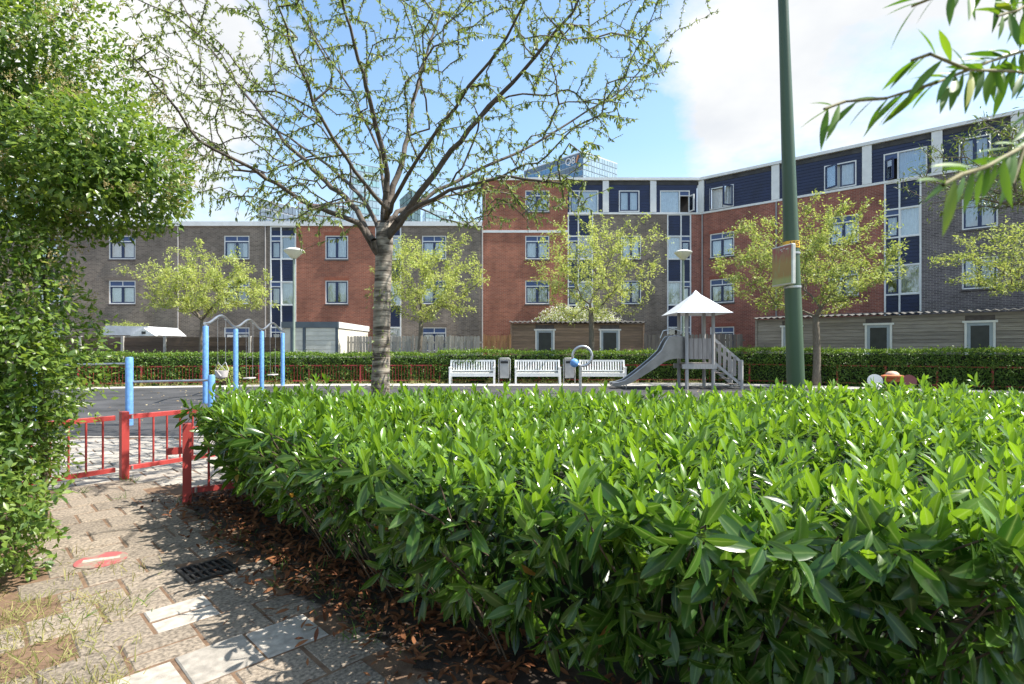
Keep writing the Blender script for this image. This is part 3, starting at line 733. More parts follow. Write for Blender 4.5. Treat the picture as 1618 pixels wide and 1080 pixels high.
picket_fence('orange brown picket fence panel left of the brown shed', (sx(765, 27.4), 27.4, 0), (sx(806, 27.4), 27.4, 0), 2.05, PICKO, posts=1.3)
picket_fence('dull grey picket fence between the two sheds behind the slide', (sx(1019, 27.5), 27.5, 0), (RX-.15, 26.6, 0), 2.1, PICKD)
# dark plank fence on the left
pf = thing('plank_fence', 'dark woven plank fence with pale concrete posts at far left', 'fence', (sx(60, 26), 26, 0))
Lf = sx(448, 26)-sx(60, 26); CONC = mat('pale_concrete_post', (.42, .40, .37), .9, .12, 6)
xx = 0.
while xx < Lf-.5:
    MB().box(xx-.06, xx+.06, -.05, .07, 0, 1.98).build('post', CONC, pf)
    for k in range(9):
        o = MB().box(xx+.07, min(xx+1.93, Lf), (.0 if k % 2 else .022), (.02 if k % 2 else .042), .12+k*.2, .12+k*.2+.205).build('plank', WOODD, pf)
    xx += 2.0

# ------------------------------------------------------------------ playground
BLUE = mat('sky_blue_post_paint', (.15, .34, .68), .45, .14, 14); STEEL = mat('stainless_steel', (.55, .55, .55), .32, .1, 6, metal=.9)
GALV = mat('galvanised_steel', (.48, .48, .48), .45, .12, 12, metal=.6)
REDF = mat('red_fence_paint', (.48, .055, .048), .5, c2=(.36, .048, .042), scale=7)
def post(parent, x, y, z1, r, name='post', m=None):
    return MB().lathe([(r, 0), (r, z1-.02), (r*.85, z1), (.001, z1+.004)], (x, y, 0), 20).build(name, m or BLUE, parent, smooth=True)
sw = thing('swing_set', 'blue post swing set with wavy steel top bar and three swings', 'swing set', (-7.79, 14, 0))
sp = [(0, 0), (-.34, 2.2), (-.57, 4.4), (-.79, 6.6)]
for x, y in sp: post(sw, x, y, 1.97, .068)
bar = []
for i in range(61):
    t = -.03 + 3.06*i/60; k = min(2, max(0, int(t))); f = t-k
    x = sp[k][0]+(sp[k+1][0]-sp[k][0])*f; y = sp[k][1]+(sp[k+1][1]-sp[k][1])*f
    bar.append((x, y, 2.03 + .13*(1-math.cos(2*math.pi*f))))
MB().tube(bar, .035, 10).build('top_bar', STEEL, sw, smooth=True)
for x, y in sp: MB().tube([(x, y, 1.97), (x, y, 2.03)], .03, 10).build('bar_clamp', STEEL, sw, smooth=True)
CHAIN = mat('steel_chain', (.5, .5, .5), .45, .2, 80, metal=.6); SEATM = mat('pale_rubber_seat', (.55, .5, .48), .6, .1)
for k in range(3):
    cx = (sp[k][0]+sp[k+1][0])/2; cy = (sp[k][1]+sp[k+1][1])/2; zt_ = 2.24; zs = .74 if k == 0 else .45
    dx_ = (sp[k+1][0]-sp[k][0])/2.2; dy_ = 1.
    s_ = MB()
    if k == 0:
        s_.lathe([(.06, -.17), (.14, -.13), (.17, .02), (.17, .05), (.15, .05), (.15, .0), (.11, -.1)], (cx, cy, zs), 16)
        s_.tube([(cx-.17, cy, zs+.05), (cx-.03, cy-.17, zs+.03), (cx+.06, cy-.16, zs-.1)], .02, 6)
    else: s_.slab(cx-.1, cx+.1, cy-.22, cy+.22, zs, zs+.035, .01)
    so_ = s_.build('swing_seat', SEATM, sw, smooth=True)
    for sg in (-1, 1):
        top = Vector((cx+dx_*.3*sg, cy+dy_*.3*sg, zt_)); bot = Vector((cx, cy+.2*sg, zs+.28 if k == 0 else zs+.03))
        c = MB(); n = 46
        for i in range(n):
            a = top.lerp(bot, i/n); b = top.lerp(bot, (i+1.15)/n); ox = Vector((.006, 0, 0)) if i % 2 else Vector((0, .006, 0))
            c.beam(a-ox, b-ox, .004, .004); c.beam(a+ox, b+ox, .004, .004)
        c.build('chain', CHAIN, so_)
        if k == 0:
            for q in (-1, 1): MB().tube([bot, (cx+.15*q, cy+.08*sg, zs+.05)], .008, 5).build('strap', CHAIN, so_)
        MB().lathe([(.03, -.05), (.03, .03)], tuple(top), 8).build('hanger', STEEL, so_)
pb = thing('pull_up_bars', 'blue post exercise bars with two horizontal steel bars by the gate', 'exercise bars', (-6.95, 10, 0))
post(pb, 0, 0, 1.24, .062); post(pb, 1.30, .35, .9, .062); post(pb, -1.5, -.2, 1.24, .062)
MB().tube([(0, 0, .79), (1.30, .35, .80)], .021, 10).build('bar', STEEL, pb, smooth=True)
MB().tube([(-1.5, -.2, 1.10), (0, 0, 1.12)], .021, 10).build('bar', STEEL, pb, smooth=True)
# balance post beside
# --- slide tower
TIM = mat('grey_timber_post', (.42, .40, .38), .75, c2=(.30, .285, .27), scale=4, stretch=(6, 6, .6), objvar=.1)
TIMB = mat('grey_timber_board', (.36, .32, .29), .8, c2=(.25, .22, .2), scale=4, stretch=(6, 6, .6), objvar=.15)
sd = thing('slide_tower', 'timber play tower with white pyramid roof, steel slide and stair ladder', 'slide', (6.42, 19.25, 0))
for x in (-.45, .45):
    for y in (-.45, .45): post(sd, x, y, 2.66, .058, 'post', TIM)
rf = MB(); h = .94
rf.v = [(-h,-h,2.60),(h,-h,2.60),(h,h,2.60),(-h,h,2.60),(-.45,-.45,2.86),(.45,-.45,2.86),(.45,.45,2.86),(-.45,.45,2.86),(0,0,3.44),(-h,-h,2.585),(h,-h,2.585),(h,h,2.585),(-h,h,2.585),(0,0,3.38)]
for i in range(4):
    j = (i+1) % 4; rf.f += [(i, j, 4+j, 4+i), (4+i, 4+j, 8), (9+i, 13, 9+j), (i, 9+i, 9+j, j)]
rf.build('roof', mat('white_roof_sheet', (.78, .79, .82), .4, .05, 3), sd)
for sy in (-.45, .45): MB().box(-.62, .55, sy-.035 - (.04 if sy < 0 else -.04), sy+.035 - (.04 if sy < 0 else -.04), .70, .86).build('deck_beam', TIM, sd)
for k in range(8): MB().box(-.46, .46, -.45+k*.113, -.45+k*.113+.105, .862, .90).build('deck_board', TIMB, sd)
for side in (-1, 1):
    for k in range(5):
        x = -.37+k*.152; MB().box(x, x+.138, side*.45-.02, side*.45+.02, 1.03, 1.74).build('guard_board', TIMB, sd)
    for z in (1.08, 1.66): MB().box(-.4, .4, side*.45+.022, side*.45+.05, z, z+.07).build('guard_rail', TIM, sd)
ox = -6.42
top = [(5.96,1.78),(5.62,1.83),(5.42,1.80),(5.30,1.62),(5.15,1.32),(4.85,1.03),(4.47,.72),(4.15,.47),(3.89,.29),(3.66,.22),(3.46,.20)]
bot = [(3.46,.10),(3.66,.10),(3.92,.14),(4.10,.20),(4.47,.42),(4.95,.72),(5.25,.94),(5.42,1.02),(5.60,1.05),(5.96,1.05)]
outl = [(x+ox, z) for x, z in top+bot]
flo = [(3.46,.12),(3.7,.125),(3.92,.16),(4.10,.22),(4.47,.44),(4.95,.74),(5.25,.95),(5.42,1.03),(5.60,1.06),(5.96,1.06)]
SLM = mat('slide_steel', (.30, .29, .28), .38, .12, 3, metal=.75)
sl_ = MB()
fl_ = [(x+ox, z) for x, z in flo]; fl2 = [(x, z-.02) for x, z in reversed(fl_)]
sl_.prism(fl_+fl2, -.27, .27)
chute = sl_.build('chute', SLM, sd)
for y in (-.29, .27): MB().prism(outl, y, y+.02).build('slide_side', SLM, chute)
for y in (-.28, .28): MB().tube([(x+ox, y, z) for x, z in top], .022, 8).build('slide_rim', STEEL, chute, smooth=True)
MB().tube([(3.95+ox, -.2, .15), (3.95+ox, -.2, -.02)], .02, 6).build('slide_foot', STEEL, chute); MB().tube([(3.95+ox, .2, .15), (3.95+ox, .2, -.02)], .02, 6).build('slide_foot', STEEL, chute)
MB().tube([(5.1+ox, -.3, 1.75), (5.2+ox, -.3, 2.0), (5.55+ox, -.3, 2.08), (5.9+ox, -.3, 1.95)], .018, 6).build('grab_rail', STEEL, sd, smooth=True)
for y in (-.45, .45):
    post(sd, 1.42, y, 1.0, .055, 'post', TIM)
    for z0, z1 in ((1.72, .93), (.92, .16)): MB().beam((.47, y, z0), (1.40, y, z1), .05, .09).build('stair_rail', TIM, sd)
    for k in range(5):
        x = .6+k*.17; zz = 1.72-(x-.47)*.85; MB().box(x, x+.11, y-.045, y-.027, zz-.72, zz-.06).build('baluster', TIMB, sd)
for k in range(4): MB().box(.52+k*.22, .70+k*.22, -.42, .42, .70-k*.19, .735-k*.19).build('step', TIMB, sd)
# --- ring with ball
rt = thing('ring_play_post', 'steel ring on a post with a blue ball', 'play post', ((917-CX)/F*17, 17, 0)); sc_ = 17/F
MB().tube([(0, 0, 0), (0, 0, .88)], .045, 14).build('post', STEEL, rt, smooth=True)
MB().tube([(.06+.30*math.cos(t), 0, 1.16+.30*math.sin(t)) for t in [2*math.pi*i/36 for i in range(37)]], .042, 10, cap=False).build('ring', STEEL, rt, smooth=True)
MB().sphere((-.19, -.06, .95), .135, 18).build('ball', BLUE, rt, smooth=True)
# --- orange post with discs
op_ = thing('play_post', 'orange domed play post with one white and one dark red disc', 'play post', ((1410-CX)/F*11.5, 11.5, 0))
OR = mat('terracotta_orange', (.55, .17, .06), .5, .12, 6)
MB().lathe([(.12, 0), (.12, .50), (.13, .52), (.13, .56)], n=20).build('base', OR, op_, smooth=True)
MB().lathe([(.085, .56), (.085, .70)], n=16).build('neck', mat('neck_black', (.02, .02, .02), .6), op_, smooth=True)  # dark piece filling the gap between base and cap
MB().lathe([(.12, .70), (.135, .76), (.20, .80), (.205, .83), (.13, .85)], n=24).build('cap', OR, op_, smooth=True)
MB().lathe([(.125, .85), (.115, .88), (.07, .915), (.005, .925)], n=24).build('dome', mat('pale_orange_plastic', (.65, .42, .30), .5, .08), op_, smooth=True)
for sx_, m_, nm in ((-1, mat('white_plastic_disc', (.78, .76, .72), .5, .05), .14), (1, mat('dark_red_disc', (.12, .02, .02), .5, .1), .13)):
    d = MB().lathe([(nm, -.012), (nm+.004, 0), (nm, .012)], n=24).build('disc', m_, op_, smooth=True)
    d.location = (.36*sx_, 0, .72); d.rotation_euler = (R(72), R(12*sx_), R(-20))
    MB().tube([(.36*sx_, .02, .70), (.3*sx_, .02, .5), (.1*sx_, 0, .38)], .018, 8).build('arm', GALV, op_, smooth=True)
# --- benches
BW = mat('white_bench_paint', (.80, .80, .78), .5, .06, 5)
def make_bench(label):
    b = thing('park_bench', label, 'bench', group='white benches by the hedge')
    W = 1.8
    for x in (-W/2, W/2-.07):
        MB().box(x, x+.07, -.28, -.21, 0, .62).build('leg', BW, b)
        l = MB(); l.v = [(x, .18, 0), (x+.07, .18, 0), (x+.07, .25, 0), (x, .25, 0), (x, .18, .42), (x+.07, .18, .42), (x+.07, .25, .42), (x, .25, .42), (x, .29, .93), (x+.07, .29, .93), (x+.07, .35, .93), (x, .35, .93)]
        l.f = [(0,3,2,1)]+[(i, (i+1)%4, 4+(i+1)%4, 4+i) for i in range(4)]+[(4+i, 4+(i+1)%4, 8+(i+1)%4, 8+i) for i in range(4)]+[(8,9,10,11)]; l.build('leg', BW, b)
        MB().box(x-.01, x+.08, -.31, .22, .621, .66).build('armrest', BW, b)
    for k in range(5): MB().box(-W/2+.071, W/2-.071, -.27+k*.092, -.27+k*.092+.075, .40, .43).build('seat_slat', BW, b)
    MB().box(-W/2+.071, W/2-.071, -.265, -.235, .29, .395).build('apron', BW, b)
    def yb(z): return .235+(z-.42)*.2
    for z0, z1 in ((.86, .93), (.47, .53)): MB().beam((-W/2+.071, yb((z0+z1)/2), (z0+z1)/2), (W/2-.071, yb((z0+z1)/2), (z0+z1)/2), .035, z1-z0).build('back_rail', BW, b)
    for k in range(16):
        x = -W/2+.14+k*(W-.28)/15; MB().beam((x, yb(.53), .53), (x, yb(.86), .86), .055, .018).build('back_slat', BW, b)
    return b
b0 = make_bench('white slatted bench, leftmost of three, nearest the cherry trunk')
YN = 21.75
for k, (x, rz, lab) in enumerate(((746.5, 0, None), (849.5, 0, 'white slatted bench in the middle, between the two grey bins'), (952, R(-4), 'white slatted bench behind the steel ring, nearest the slide'))):
    o = b0 if k == 0 else copy_tree(b0)
    if lab: o['label'] = lab
    o.location = ((x-CX)/F*YN, YN, .008); o.rotation_euler.z = rz
# --- bins
BIN = mat('grey_bin_steel', (.36, .36, .36), .5, .1, 5, metal=.3)
def make_bin(label):
    b = thing('litter_bin', label, 'bin', group='grey litter bins between the benches')
    MB().box(-.18, .18, -.14, .14, .22, .92).build('body', BIN, b, bevel=.015)
    MB().tube([(-.225, 0, 0), (-.225, 0, .95), (-.18, 0, 1.0), (.18, 0, 1.0), (.225, 0, .95), (.225, 0, 0)], .022, 8).build('frame', GALV, b, smooth=True)
    MB().box(-.15, .15, -.145, -.141, .8, .89).build('slot', mat('dark_slot', (.02, .02, .02), .7), b)
    MB().box(-.19, .19, -.15, .15, .922, .95).build('lid', BIN, b, bevel=.008); return b
n0 = make_bin('grey steel litter bin between the left and middle benches')
n1 = copy_tree(n0); n1['label'] = 'grey steel litter bin behind the blue ball of the ring post'
for o, x in ((n0, 797), (n1, 899.5)): o.location = ((x-CX)/F*YN, YN, .008)
# --- red fences
def fence_run(name, label, p0, p1, h, bars=True, spacing=.115, posts=2.0, r=.011, first=True, last=True, z0=.10, hide=None):
    p0, p1 = Vector(p0), Vector(p1); d = p1-p0; L_ = d.length
    f = thing(name, label, 'fence', p0, math.atan2(d.y, d.x))
    for z in (z0, h-.06): MB().box(.0, L_, -.012, .012, z, z+.045).build('rail', REDF, f)
    bm = MB().lathe([(r, z0+.045), (r, h-.06)], n=8).mesh('bar'); bm.materials.append(REDF)
    if bars:
        n = int(L_/spacing)
        for i in range(1, n):
            o = link('bar', bm, f); o.location.x = i*L_/n
    pm = MB().box(-.03, .03, -.03, .03, 0, h).mesh('post'); pm.materials.append(REDF)
    k = 0 if first else posts
    while k <= L_+.01:
        o = link('post', pm, f); o.location.x = k; k += posts
    return f
fence_run('low_fence', 'red barred fence in front of the hedge at far left', (-15.6, 19.82, 0), (-8.1, 21.72, 0), .76, True)
fence_run('low_fence', 'red barred fence in front of the hedge behind the swings', (-8.0, 21.73, 0), (-3.0, 21.96, 0), .76, True)
fence_run('low_fence', 'red fence half overgrown by the hedge behind the benches', (-2.9, 22.12, 0), (8.0, 22.55, 0), .76, False)
fence_run('low_fence', 'red fence sunk in the dark hedge on the right', (8.1, 22.55, 0), (17.4, 17.84, 0), .80, False, posts=1.5)
# gate near the path
P0 = Vector((-4.12, 5.85, 0))
def square_post(parent, p, h, w=.07): return MB().slab(p[0]-w/2, p[0]+w/2, p[1]-w/2, p[1]+w/2, -.02, h, .006).build('post', REDF, parent)
def gate_panel(name, label, p0, p1, n, h=.72, posts=(True, False), cat='gate'):
    p0, p1 = Vector(p0), Vector(p1); d = p1-p0; L_ = d.length
    f = thing(name, label, cat, p0, math.atan2(d.y, d.x)); w = .07
    if posts[0]: MB().slab(-w/2, w/2, -w/2, w/2, -.02, h+.01, .006).build('post', REDF, f)
    if posts[1]: MB().slab(L_-w/2, L_+w/2, -w/2, w/2, -.02, h+.01, .006).build('post', REDF, f)
    a = w/2+.004
    for z in (.10, h-.075): MB().slab(a, L_-a if posts[1] else L_, -.011, .011, z, z+.05, .004).build('rail', REDF, f)
    for i in range(n):
        x = a+(L_-2*a)*(i+.75)/(n+.5); MB().lathe([(.0105, .15), (.0105, h-.075)], (x, 0, 0), 10).build('bar', REDF, f, smooth=True)
    for z in (.125, h-.05): MB().lathe([(.012, -.02), (.012, .02)], (a+.03, -.014, z), 8).build('bolt', GALV, f)
    return f
dG = Vector((.57, .82, 0)).normalized()
gate_panel('gate', 'open red barred gate leaf standing on the path', P0, P0+dG*1.25, 8, posts=(True, False))
gate_panel('fence_panel', 'red barred fence panel between gate post and leafy bush', P0-dG*.045, P0-dG*1.35, 8, posts=(False, True), cat='fence')
P1 = Vector((-2.91, 4.93, 0))
gp = gate_panel('fence_panel', 'red fence with latch post half buried in the laurel hedge', P1, P1+Vector((1.5, .9, 0)), 9, posts=(True, True), cat='fence')
MB().box(-.16, -.036, -.012, .012, .46, .52).build('latch', REDF, gp)

# --- street lamps
LGREEN = mat('grey_green_lamp_pole', (.22, .27, .22), .5, .1, 4); LCREAM = mat('cream_lamp_glass', (.72, .70, .55), .4, .05, 3)
def street_lamp(label, x, y, h, s=1.):
    l = thing('street_lamp', label, 'street lamp', (x, y, 0), group='mushroom street lamps')
    MB().lathe([(.075, 0), (.075, 1.0), (.055, 1.05), (.045, h-.42)], n=14).build('pole', LGREEN, l, smooth=True)
    MB().lathe([(.10*s, h-.45), (.13*s, h-.42), (.39*s, h-.16), (.40*s, h-.13)], n=28).build('diffuser', LCREAM, l, smooth=True)
    MB().lathe([(.405*s, h-.129), (.40*s, h-.10), (.22*s, h-.03), (.01, h)], n=28).build('cap', mat('white_lamp_cap', (.7, .7, .66), .5, .05), l, smooth=True)
    return l
street_lamp('mushroom street lamp behind the swing set', (464.5-CX)/F*22.7, 22.7, EYE+(550-391)/F*22.7)
street_lamp('mushroom street lamp rising behind the play tower roof', (1079.5-CX)/F*24.2, 24.2, EYE+(550-394)/F*24.2, .95)
# --- green column in front on the right
GREENP = mat('dark_green_pole_paint', (.065, .11, .06), .42, c2=(.045, .08, .045), scale=3, stretch=(1, 1, .3))
PX, PY = (1262-CX)/F*6.4, 6.4
pl_ = thing('lamp_column', 'tall dark green steel column rising out of the laurel hedge', 'lamp column', (PX, PY, 0)); pl_.rotation_euler.y = R(-1.9)
MB().lathe([(.10, -.05), (.096, 1.0), (.091, 1.8), (.083, 2.6), (.056, 5.2), (.05, 7.8), (.045, 8.0)], n=28).build('shaft', GREENP, pl_, smooth=True)
MB().lathe([(.0885, 2.56), (.0885, 2.64)], n=28).build('number_band', mat('yellow_sticker', (.75, .42, .04), .5, .1, 20), pl_, smooth=True)
cu = bpy.data.curves.new('band_number', 'FONT'); cu.body = '115'; cu.size = .085; cu.extrude = .0015; cu.materials.append(mat('black_print', (.015, .012, .01), .6))
to = bpy.data.objects.new('band_number', cu); col.objects.link(to)
dep = bpy.context.evaluated_depsgraph_get(); me = bpy.data.meshes.new_from_object(to.evaluated_get(dep)); bpy.data.objects.remove(to)
to = link('band_number', me, pl_); to.location = (-.078, -.091, 2.572); to.rotation_euler = (R(90), 0, 0)
for z in (2.50, 2.11): MB().lathe([(.092, z-.012), (.094, z), (.092, z+.012)], n=28).build('strap', GALV, pl_, smooth=True)
MB().lathe([(.001, -.001), (.02, 0), (.02, .003)], n=14).build('round_sticker', MATS['yellow_sticker'], pl_).matrix_local = Matrix.Translation((-.02, -.087, 2.44)) @ Matrix.Rotation(R(90), 4, 'X')
# notice box on the column
nb = thing('notice_box', 'faded red and white notice box strapped to the green column', 'sign', (PX-.215, PY-.07, 2.12)); nb.rotation_euler.z = R(-78)
MB().box(-.17, .17, -.02, .03, 0, .46).build('case', mat('dirty_white_case', (.62, .61, .57), .6, .1, 12), nb, bevel=.012)
m_, nt, N, L, p = nodes_of('faded_poster')
t = N.new('ShaderNodeTexCoord'); sp_ = N.new('ShaderNodeSeparateXYZ'); L.new(t.outputs['Object'], sp_.inputs[0])
r_ = N.new('ShaderNodeValToRGB'); r_.color_ramp.interpolation = 'LINEAR'
for i, (ps, c_) in enumerate(((0, (.38, .40, .16)), (.15, (.36, .36, .12)), (.24, (.36, .22, .07)), (.55, (.38, .24, .08)), (.80, (.36, .12, .09)), (1, (.34, .08, .10)))):
    e = r_.color_ramp.elements[i] if i < 2 else r_.color_ramp.elements.new(ps); e.position = ps; e.color = (*c_, 1)
mr = N.new('ShaderNodeMapRange'); L.new(sp_.outputs[2], mr.inputs['Value']); mr.inputs['From Max'].default_value = .46; L.new(mr.outputs[0], r_.inputs[0])
n_ = N.new('ShaderNodeTexNoise'); n_.inputs['Scale'].default_value = 14; n_.inputs['Detail'].default_value = 6; mp = N.new('ShaderNodeMapping'); mp.inputs['Scale'].default_value = (1.6, 1, .5)
L.new(t.outputs['Object'], mp.inputs[0]); L.new(mp.outputs[0], n_.inputs['Vector'])
mm = N.new('ShaderNodeMix'); mm.data_type = 'RGBA'; L.new(r_.outputs[0], mm.inputs['A']); mm.inputs['B'].default_value = (.30, .34, .14, 1)
m2 = N.new('ShaderNodeMapRange'); L.new(n_.outputs['Fac'], m2.inputs['Value']); m2.inputs['From Min'].default_value = .52; m2.inputs['From Max'].default_value = .68; m2.inputs['To Max'].default_value = .8
L.new(m2.outputs[0], mm.inputs['Factor']); L.new(mm.outputs['Result'], p.inputs['Base Color'])
MB().box(-.158, .158, -.0235, -.0205, .02, .445).build('poster', m_, nb)
for k, (x, z, w_) in enumerate(((-.02, .405, .035), (.03, .412, .03), (.075, .40, .04), (.0, .385, .02))): MB().box(x, x+w_, -.0245, -.0237, z, z+.014).build('faded_print', mat('pale_print', (.6, .5, .5), .7), nb)

# ------------------------------------------------------------------ vegetation
def pnoise(P, f, seed=0):
    g = np.random.default_rng(seed); o = np.zeros(len(P))
    for k in range(6):
        w = g.normal(size=P.shape[1])*f*(1+.35*k); o += np.sin(P @ w + g.random()*6.28)/(1+.35*k)
    return o/2.4
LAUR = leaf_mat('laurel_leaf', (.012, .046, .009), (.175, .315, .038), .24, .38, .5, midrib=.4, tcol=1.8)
LAURI = leaf_mat('laurel_lit_top_leaf', (.07, .16, .020), (.165, .30, .035), .24, .38, .5, midrib=.45, objrand=True, tcol=1.8)  # lighter copy for the hedge top, young growth and sunlight in the colour
LAURS = leaf_mat('laurel_shaded_side_leaf', (.022, .070, .012), (.075, .165, .022), .24, .36, .5, midrib=.45, objrand=True, tcol=1.8)  # darker copy for the hedge side, its shade put into the colour
TWIG = mat('brown_twig', (.10, .07, .045), .9, .25, 20); CORE = mat('hedge_core_shade', (.018, .022, .010), .95, .3, 8)  # hedge core is near-black to paint the shade deep between leaves
near = np.array([(-2.72, 4.95), (-2.35, 4.35), (-1.8, 3.72), (-1.2, 3.08), (-.66, 2.5), (-.22, 2.1), (.35, 1.76), (1.2, 1.56), (2.3, 1.48), (5.2, 1.42)])
far_ = [(8.2, 6.25), (4, 6.15), (1, 6.1), (-1, 6.05), (-2.5, 5.95), (-2.82, 5.5)]
hpoly = [tuple(p) for p in near] + [(8.2, 1.5)] + far_
HT = .90
def resample(pts, step):
    pts = np.array(pts, float); seg = np.linalg.norm(np.diff(pts, axis=0), axis=1); cum = np.concatenate([[0], np.cumsum(seg)])
    t = np.arange(0, cum[-1], step); return np.stack([np.interp(t, cum, pts[:, k]) for k in range(2)], 1), cum[-1]
def curve_at(pts, t):
    pts = np.array(pts, float); seg = np.linalg.norm(np.diff(pts, axis=0), axis=1); cum = np.concatenate([[0], np.cumsum(seg)]); t = t*cum[-1]
    i = np.clip(np.searchsorted(cum, t)-1, 0, len(seg)-1); f = (t-cum[i])/seg[i]
    P = pts[i]+(pts[i+1]-pts[i])*f[:, None]; d = (pts[i+1]-pts[i])/seg[i][:, None]; return P, np.stack([d[:, 1], -d[:, 0]], 1), cum[-1]
hg = thing('laurel_hedge', 'broad clipped cherry laurel hedge filling the foreground right of the path', 'hedge', (0, 0, 0))
def shoots_leaves(P, A, nleaf, length, spread, droop):
    """P shoot tips (n,3), A axes (n,3): whorls of leaves set along the last bit of each shoot"""
    n = len(P); A = A/np.linalg.norm(A, axis=1, keepdims=True)
    h = np.where(np.abs(A[:, 2:3]) < .9, np.array([[0, 0, 1.]]), np.array([[1., 0, 0]])); U = np.cross(A, h); U /= np.linalg.norm(U, axis=1, keepdims=True); W = np.cross(A, U)
    out = [[], [], [], [], []]; ph = rng.random(n)*6.28; young = rng.random(n)
    for k in range(nleaf):
        keep = rng.random(n) > .12
        t = (k+.5)/nleaf; an = ph + k*2.4 + rng.normal(size=n)*.25
        rad = U*np.cos(an)[:, None]+W*np.sin(an)[:, None]
        sp_ = spread[0]+(spread[1]-spread[0])*t + rng.normal(size=n)*.12          # angle from the axis, base to tip
        D = A*np.cos(sp_)[:, None]+rad*np.sin(sp_)[:, None]; D[:, 2] -= droop*rng.random(n)
        Nn = A*np.sin(sp_)[:, None]-rad*np.cos(sp_)[:, None] + rng.normal(size=(n, 3))*.18
        B = P - A*((1-t)*.13)[..., None] if np.ndim(t) else P - A*((1-t)*.13)
        L_ = length*(.55+.75*rng.random(n))*(1-.35*t**3)
        out[0].append(B[keep]); out[1].append(D[keep]); out[2].append(Nn[keep]); out[3].append(L_[keep])
        out[4].append(np.clip(.25*young+.45*t+.3*rng.random(n), 0, 1)[keep])
    return [np.concatenate(o) for o in out]
# top shoots
N_ = 5600; xy = np.stack([rng.uniform(-2.9, 8.2, N_), rng.uniform(1.4, 6.3, N_)], 1)
xy = xy[[inside(p, hpoly) for p in xy]]
# thin out what lies far to the side
xy = xy[(xy[:, 0] < 6.6) | (rng.random(len(xy)) < .5)]
ztop = HT - .03 + .05*pnoise(xy, 2.2, 1) + .045*pnoise(xy, 7., 2)
Pt = np.column_stack([xy, ztop + rng.normal(size=len(xy))*.045 + .1*(rng.random(len(xy)) > .965)])
At = np.column_stack([rng.normal(size=(len(xy), 2))*.26, np.ones(len(xy))])
top_l = shoots_leaves(Pt, At, 8, .122, (1.0, .18), .02); top_l[4] = np.clip(.2+.95*top_l[4], 0, 1)  # top leaves lightened: young growth plus sunlight put into the tone
# side shoots (near edge and left end)
sidec = [(-2.82, 5.6)] + [tuple(p) for p in near]
ns = 700; tt = rng.random(ns)**.9; Ps, Ns, Ls = curve_at(sidec, tt); zz = .20 + (HT-.20)*rng.random(ns)**.8
bul = .05 - .52*np.clip(1-zz/HT, 0, 1)**1.4 + .09*pnoise(np.column_stack([Ps*3, zz*3]), 1.1, 3) + rng.normal(size=ns)*.05
P3 = np.column_stack([Ps+Ns*bul[:, None], zz]); A3 = np.column_stack([Ns + rng.normal(size=(ns, 2))*.5, -.1+.6*(zz/HT)**2 + rng.normal(size=ns)*.3])
side_l = shoots_leaves(P3, A3, 8, .140, (1.3, .5), .75)
side_l[4] *= .46  # side leaves darkened: the shaded face is put into the leaf tone
# inner leaves, half hidden
ni = 3000; t2 = rng.random(ni); Pi, Nni, _ = curve_at(sidec, t2); zi = rng.uniform(.15, HT-.03, ni)
Pi = np.column_stack([Pi - Nni*(rng.uniform(.08, .34, ni)+.36*(1-zi/HT)**1.4)[:, None], zi]); Di = np.column_stack([Nni, np.zeros(ni)])*.6 + rdir(ni)*.8; Di[:, 2] -= .35
inner = [Pi, Di, np.tile([[0, -.3, 1.]], (ni, 1))+rdir(ni)*.6, rng.uniform(.08, .12, ni), rng.random(ni)*.1]  # darkest tones here paint the shade in the gaps between shoots
nt_ = 22000; xi = np.stack([rng.uniform(-2.8, 8, nt_), rng.uniform(1.45, 6.2, nt_)], 1); xi = xi[[inside(p, hpoly) for p in xi]]
inn2 = [np.column_stack([xi, HT-rng.uniform(.06, .24, len(xi))]), rdir(len(xi))+np.array([[0, 0, .3]]), np.tile([[0, 0, 1.]], (len(xi), 1))+rdir(len(xi))*.6, rng.uniform(.07, .11, len(xi)), rng.random(len(xi))*.3]  # leaves below the top also darkened, as shade in the colour
allL = [np.concatenate([top_l[k], side_l[k], inner[k], inn2[k]]) for k in range(5)]
nsurf = len(top_l[0])+len(side_l[0])
# the 300 that show largest become single leaves
P = allL[0]; sxp = CX+F*P[:, 0]/P[:, 1]; syp = HY+F*(EYE-P[:, 2])/P[:, 1]
vis = (np.arange(len(P)) < nsurf) & (sxp > 60) & (sxp < 1590) & (syp < 1070) & (P[:, 1] < 3.2)
outw = np.zeros(len(P)); outw[:len(top_l[0])] = (P[:len(top_l[0]), 2]-HT)*3
outw[len(top_l[0]):nsurf] = .3
score = np.where(vis, allL[3]/P[:, 1]*(1+outw), -1); pick = np.argsort(-score)[:300]
rest = np.ones(len(P), bool); rest[pick] = False
ylw = rng.choice(np.arange(len(top_l[0]), nsurf), 90, replace=False); ylw = ylw[rest[ylw] & (P[ylw, 2] < .62)]; rest[ylw] = False
tag(link('yellowed_leaves', leaves_mesh('yellowed_leaves', LAUREL, *[a[ylw] for a in allL[:4]]), hg, leaf_mat('yellowed_leaf', (.30, .13, .02), (.42, .30, .05), .5, .3, .4)), kind='stuff')
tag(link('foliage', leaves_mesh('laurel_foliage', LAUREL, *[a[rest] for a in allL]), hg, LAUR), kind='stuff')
lv = []
for dr in (.08, .18, .28):
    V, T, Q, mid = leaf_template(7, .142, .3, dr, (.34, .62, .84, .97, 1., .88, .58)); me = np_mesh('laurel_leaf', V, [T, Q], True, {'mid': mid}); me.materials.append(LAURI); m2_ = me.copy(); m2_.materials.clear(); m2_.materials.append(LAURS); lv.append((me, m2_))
FM = frames(allL[1][pick], allL[2][pick])
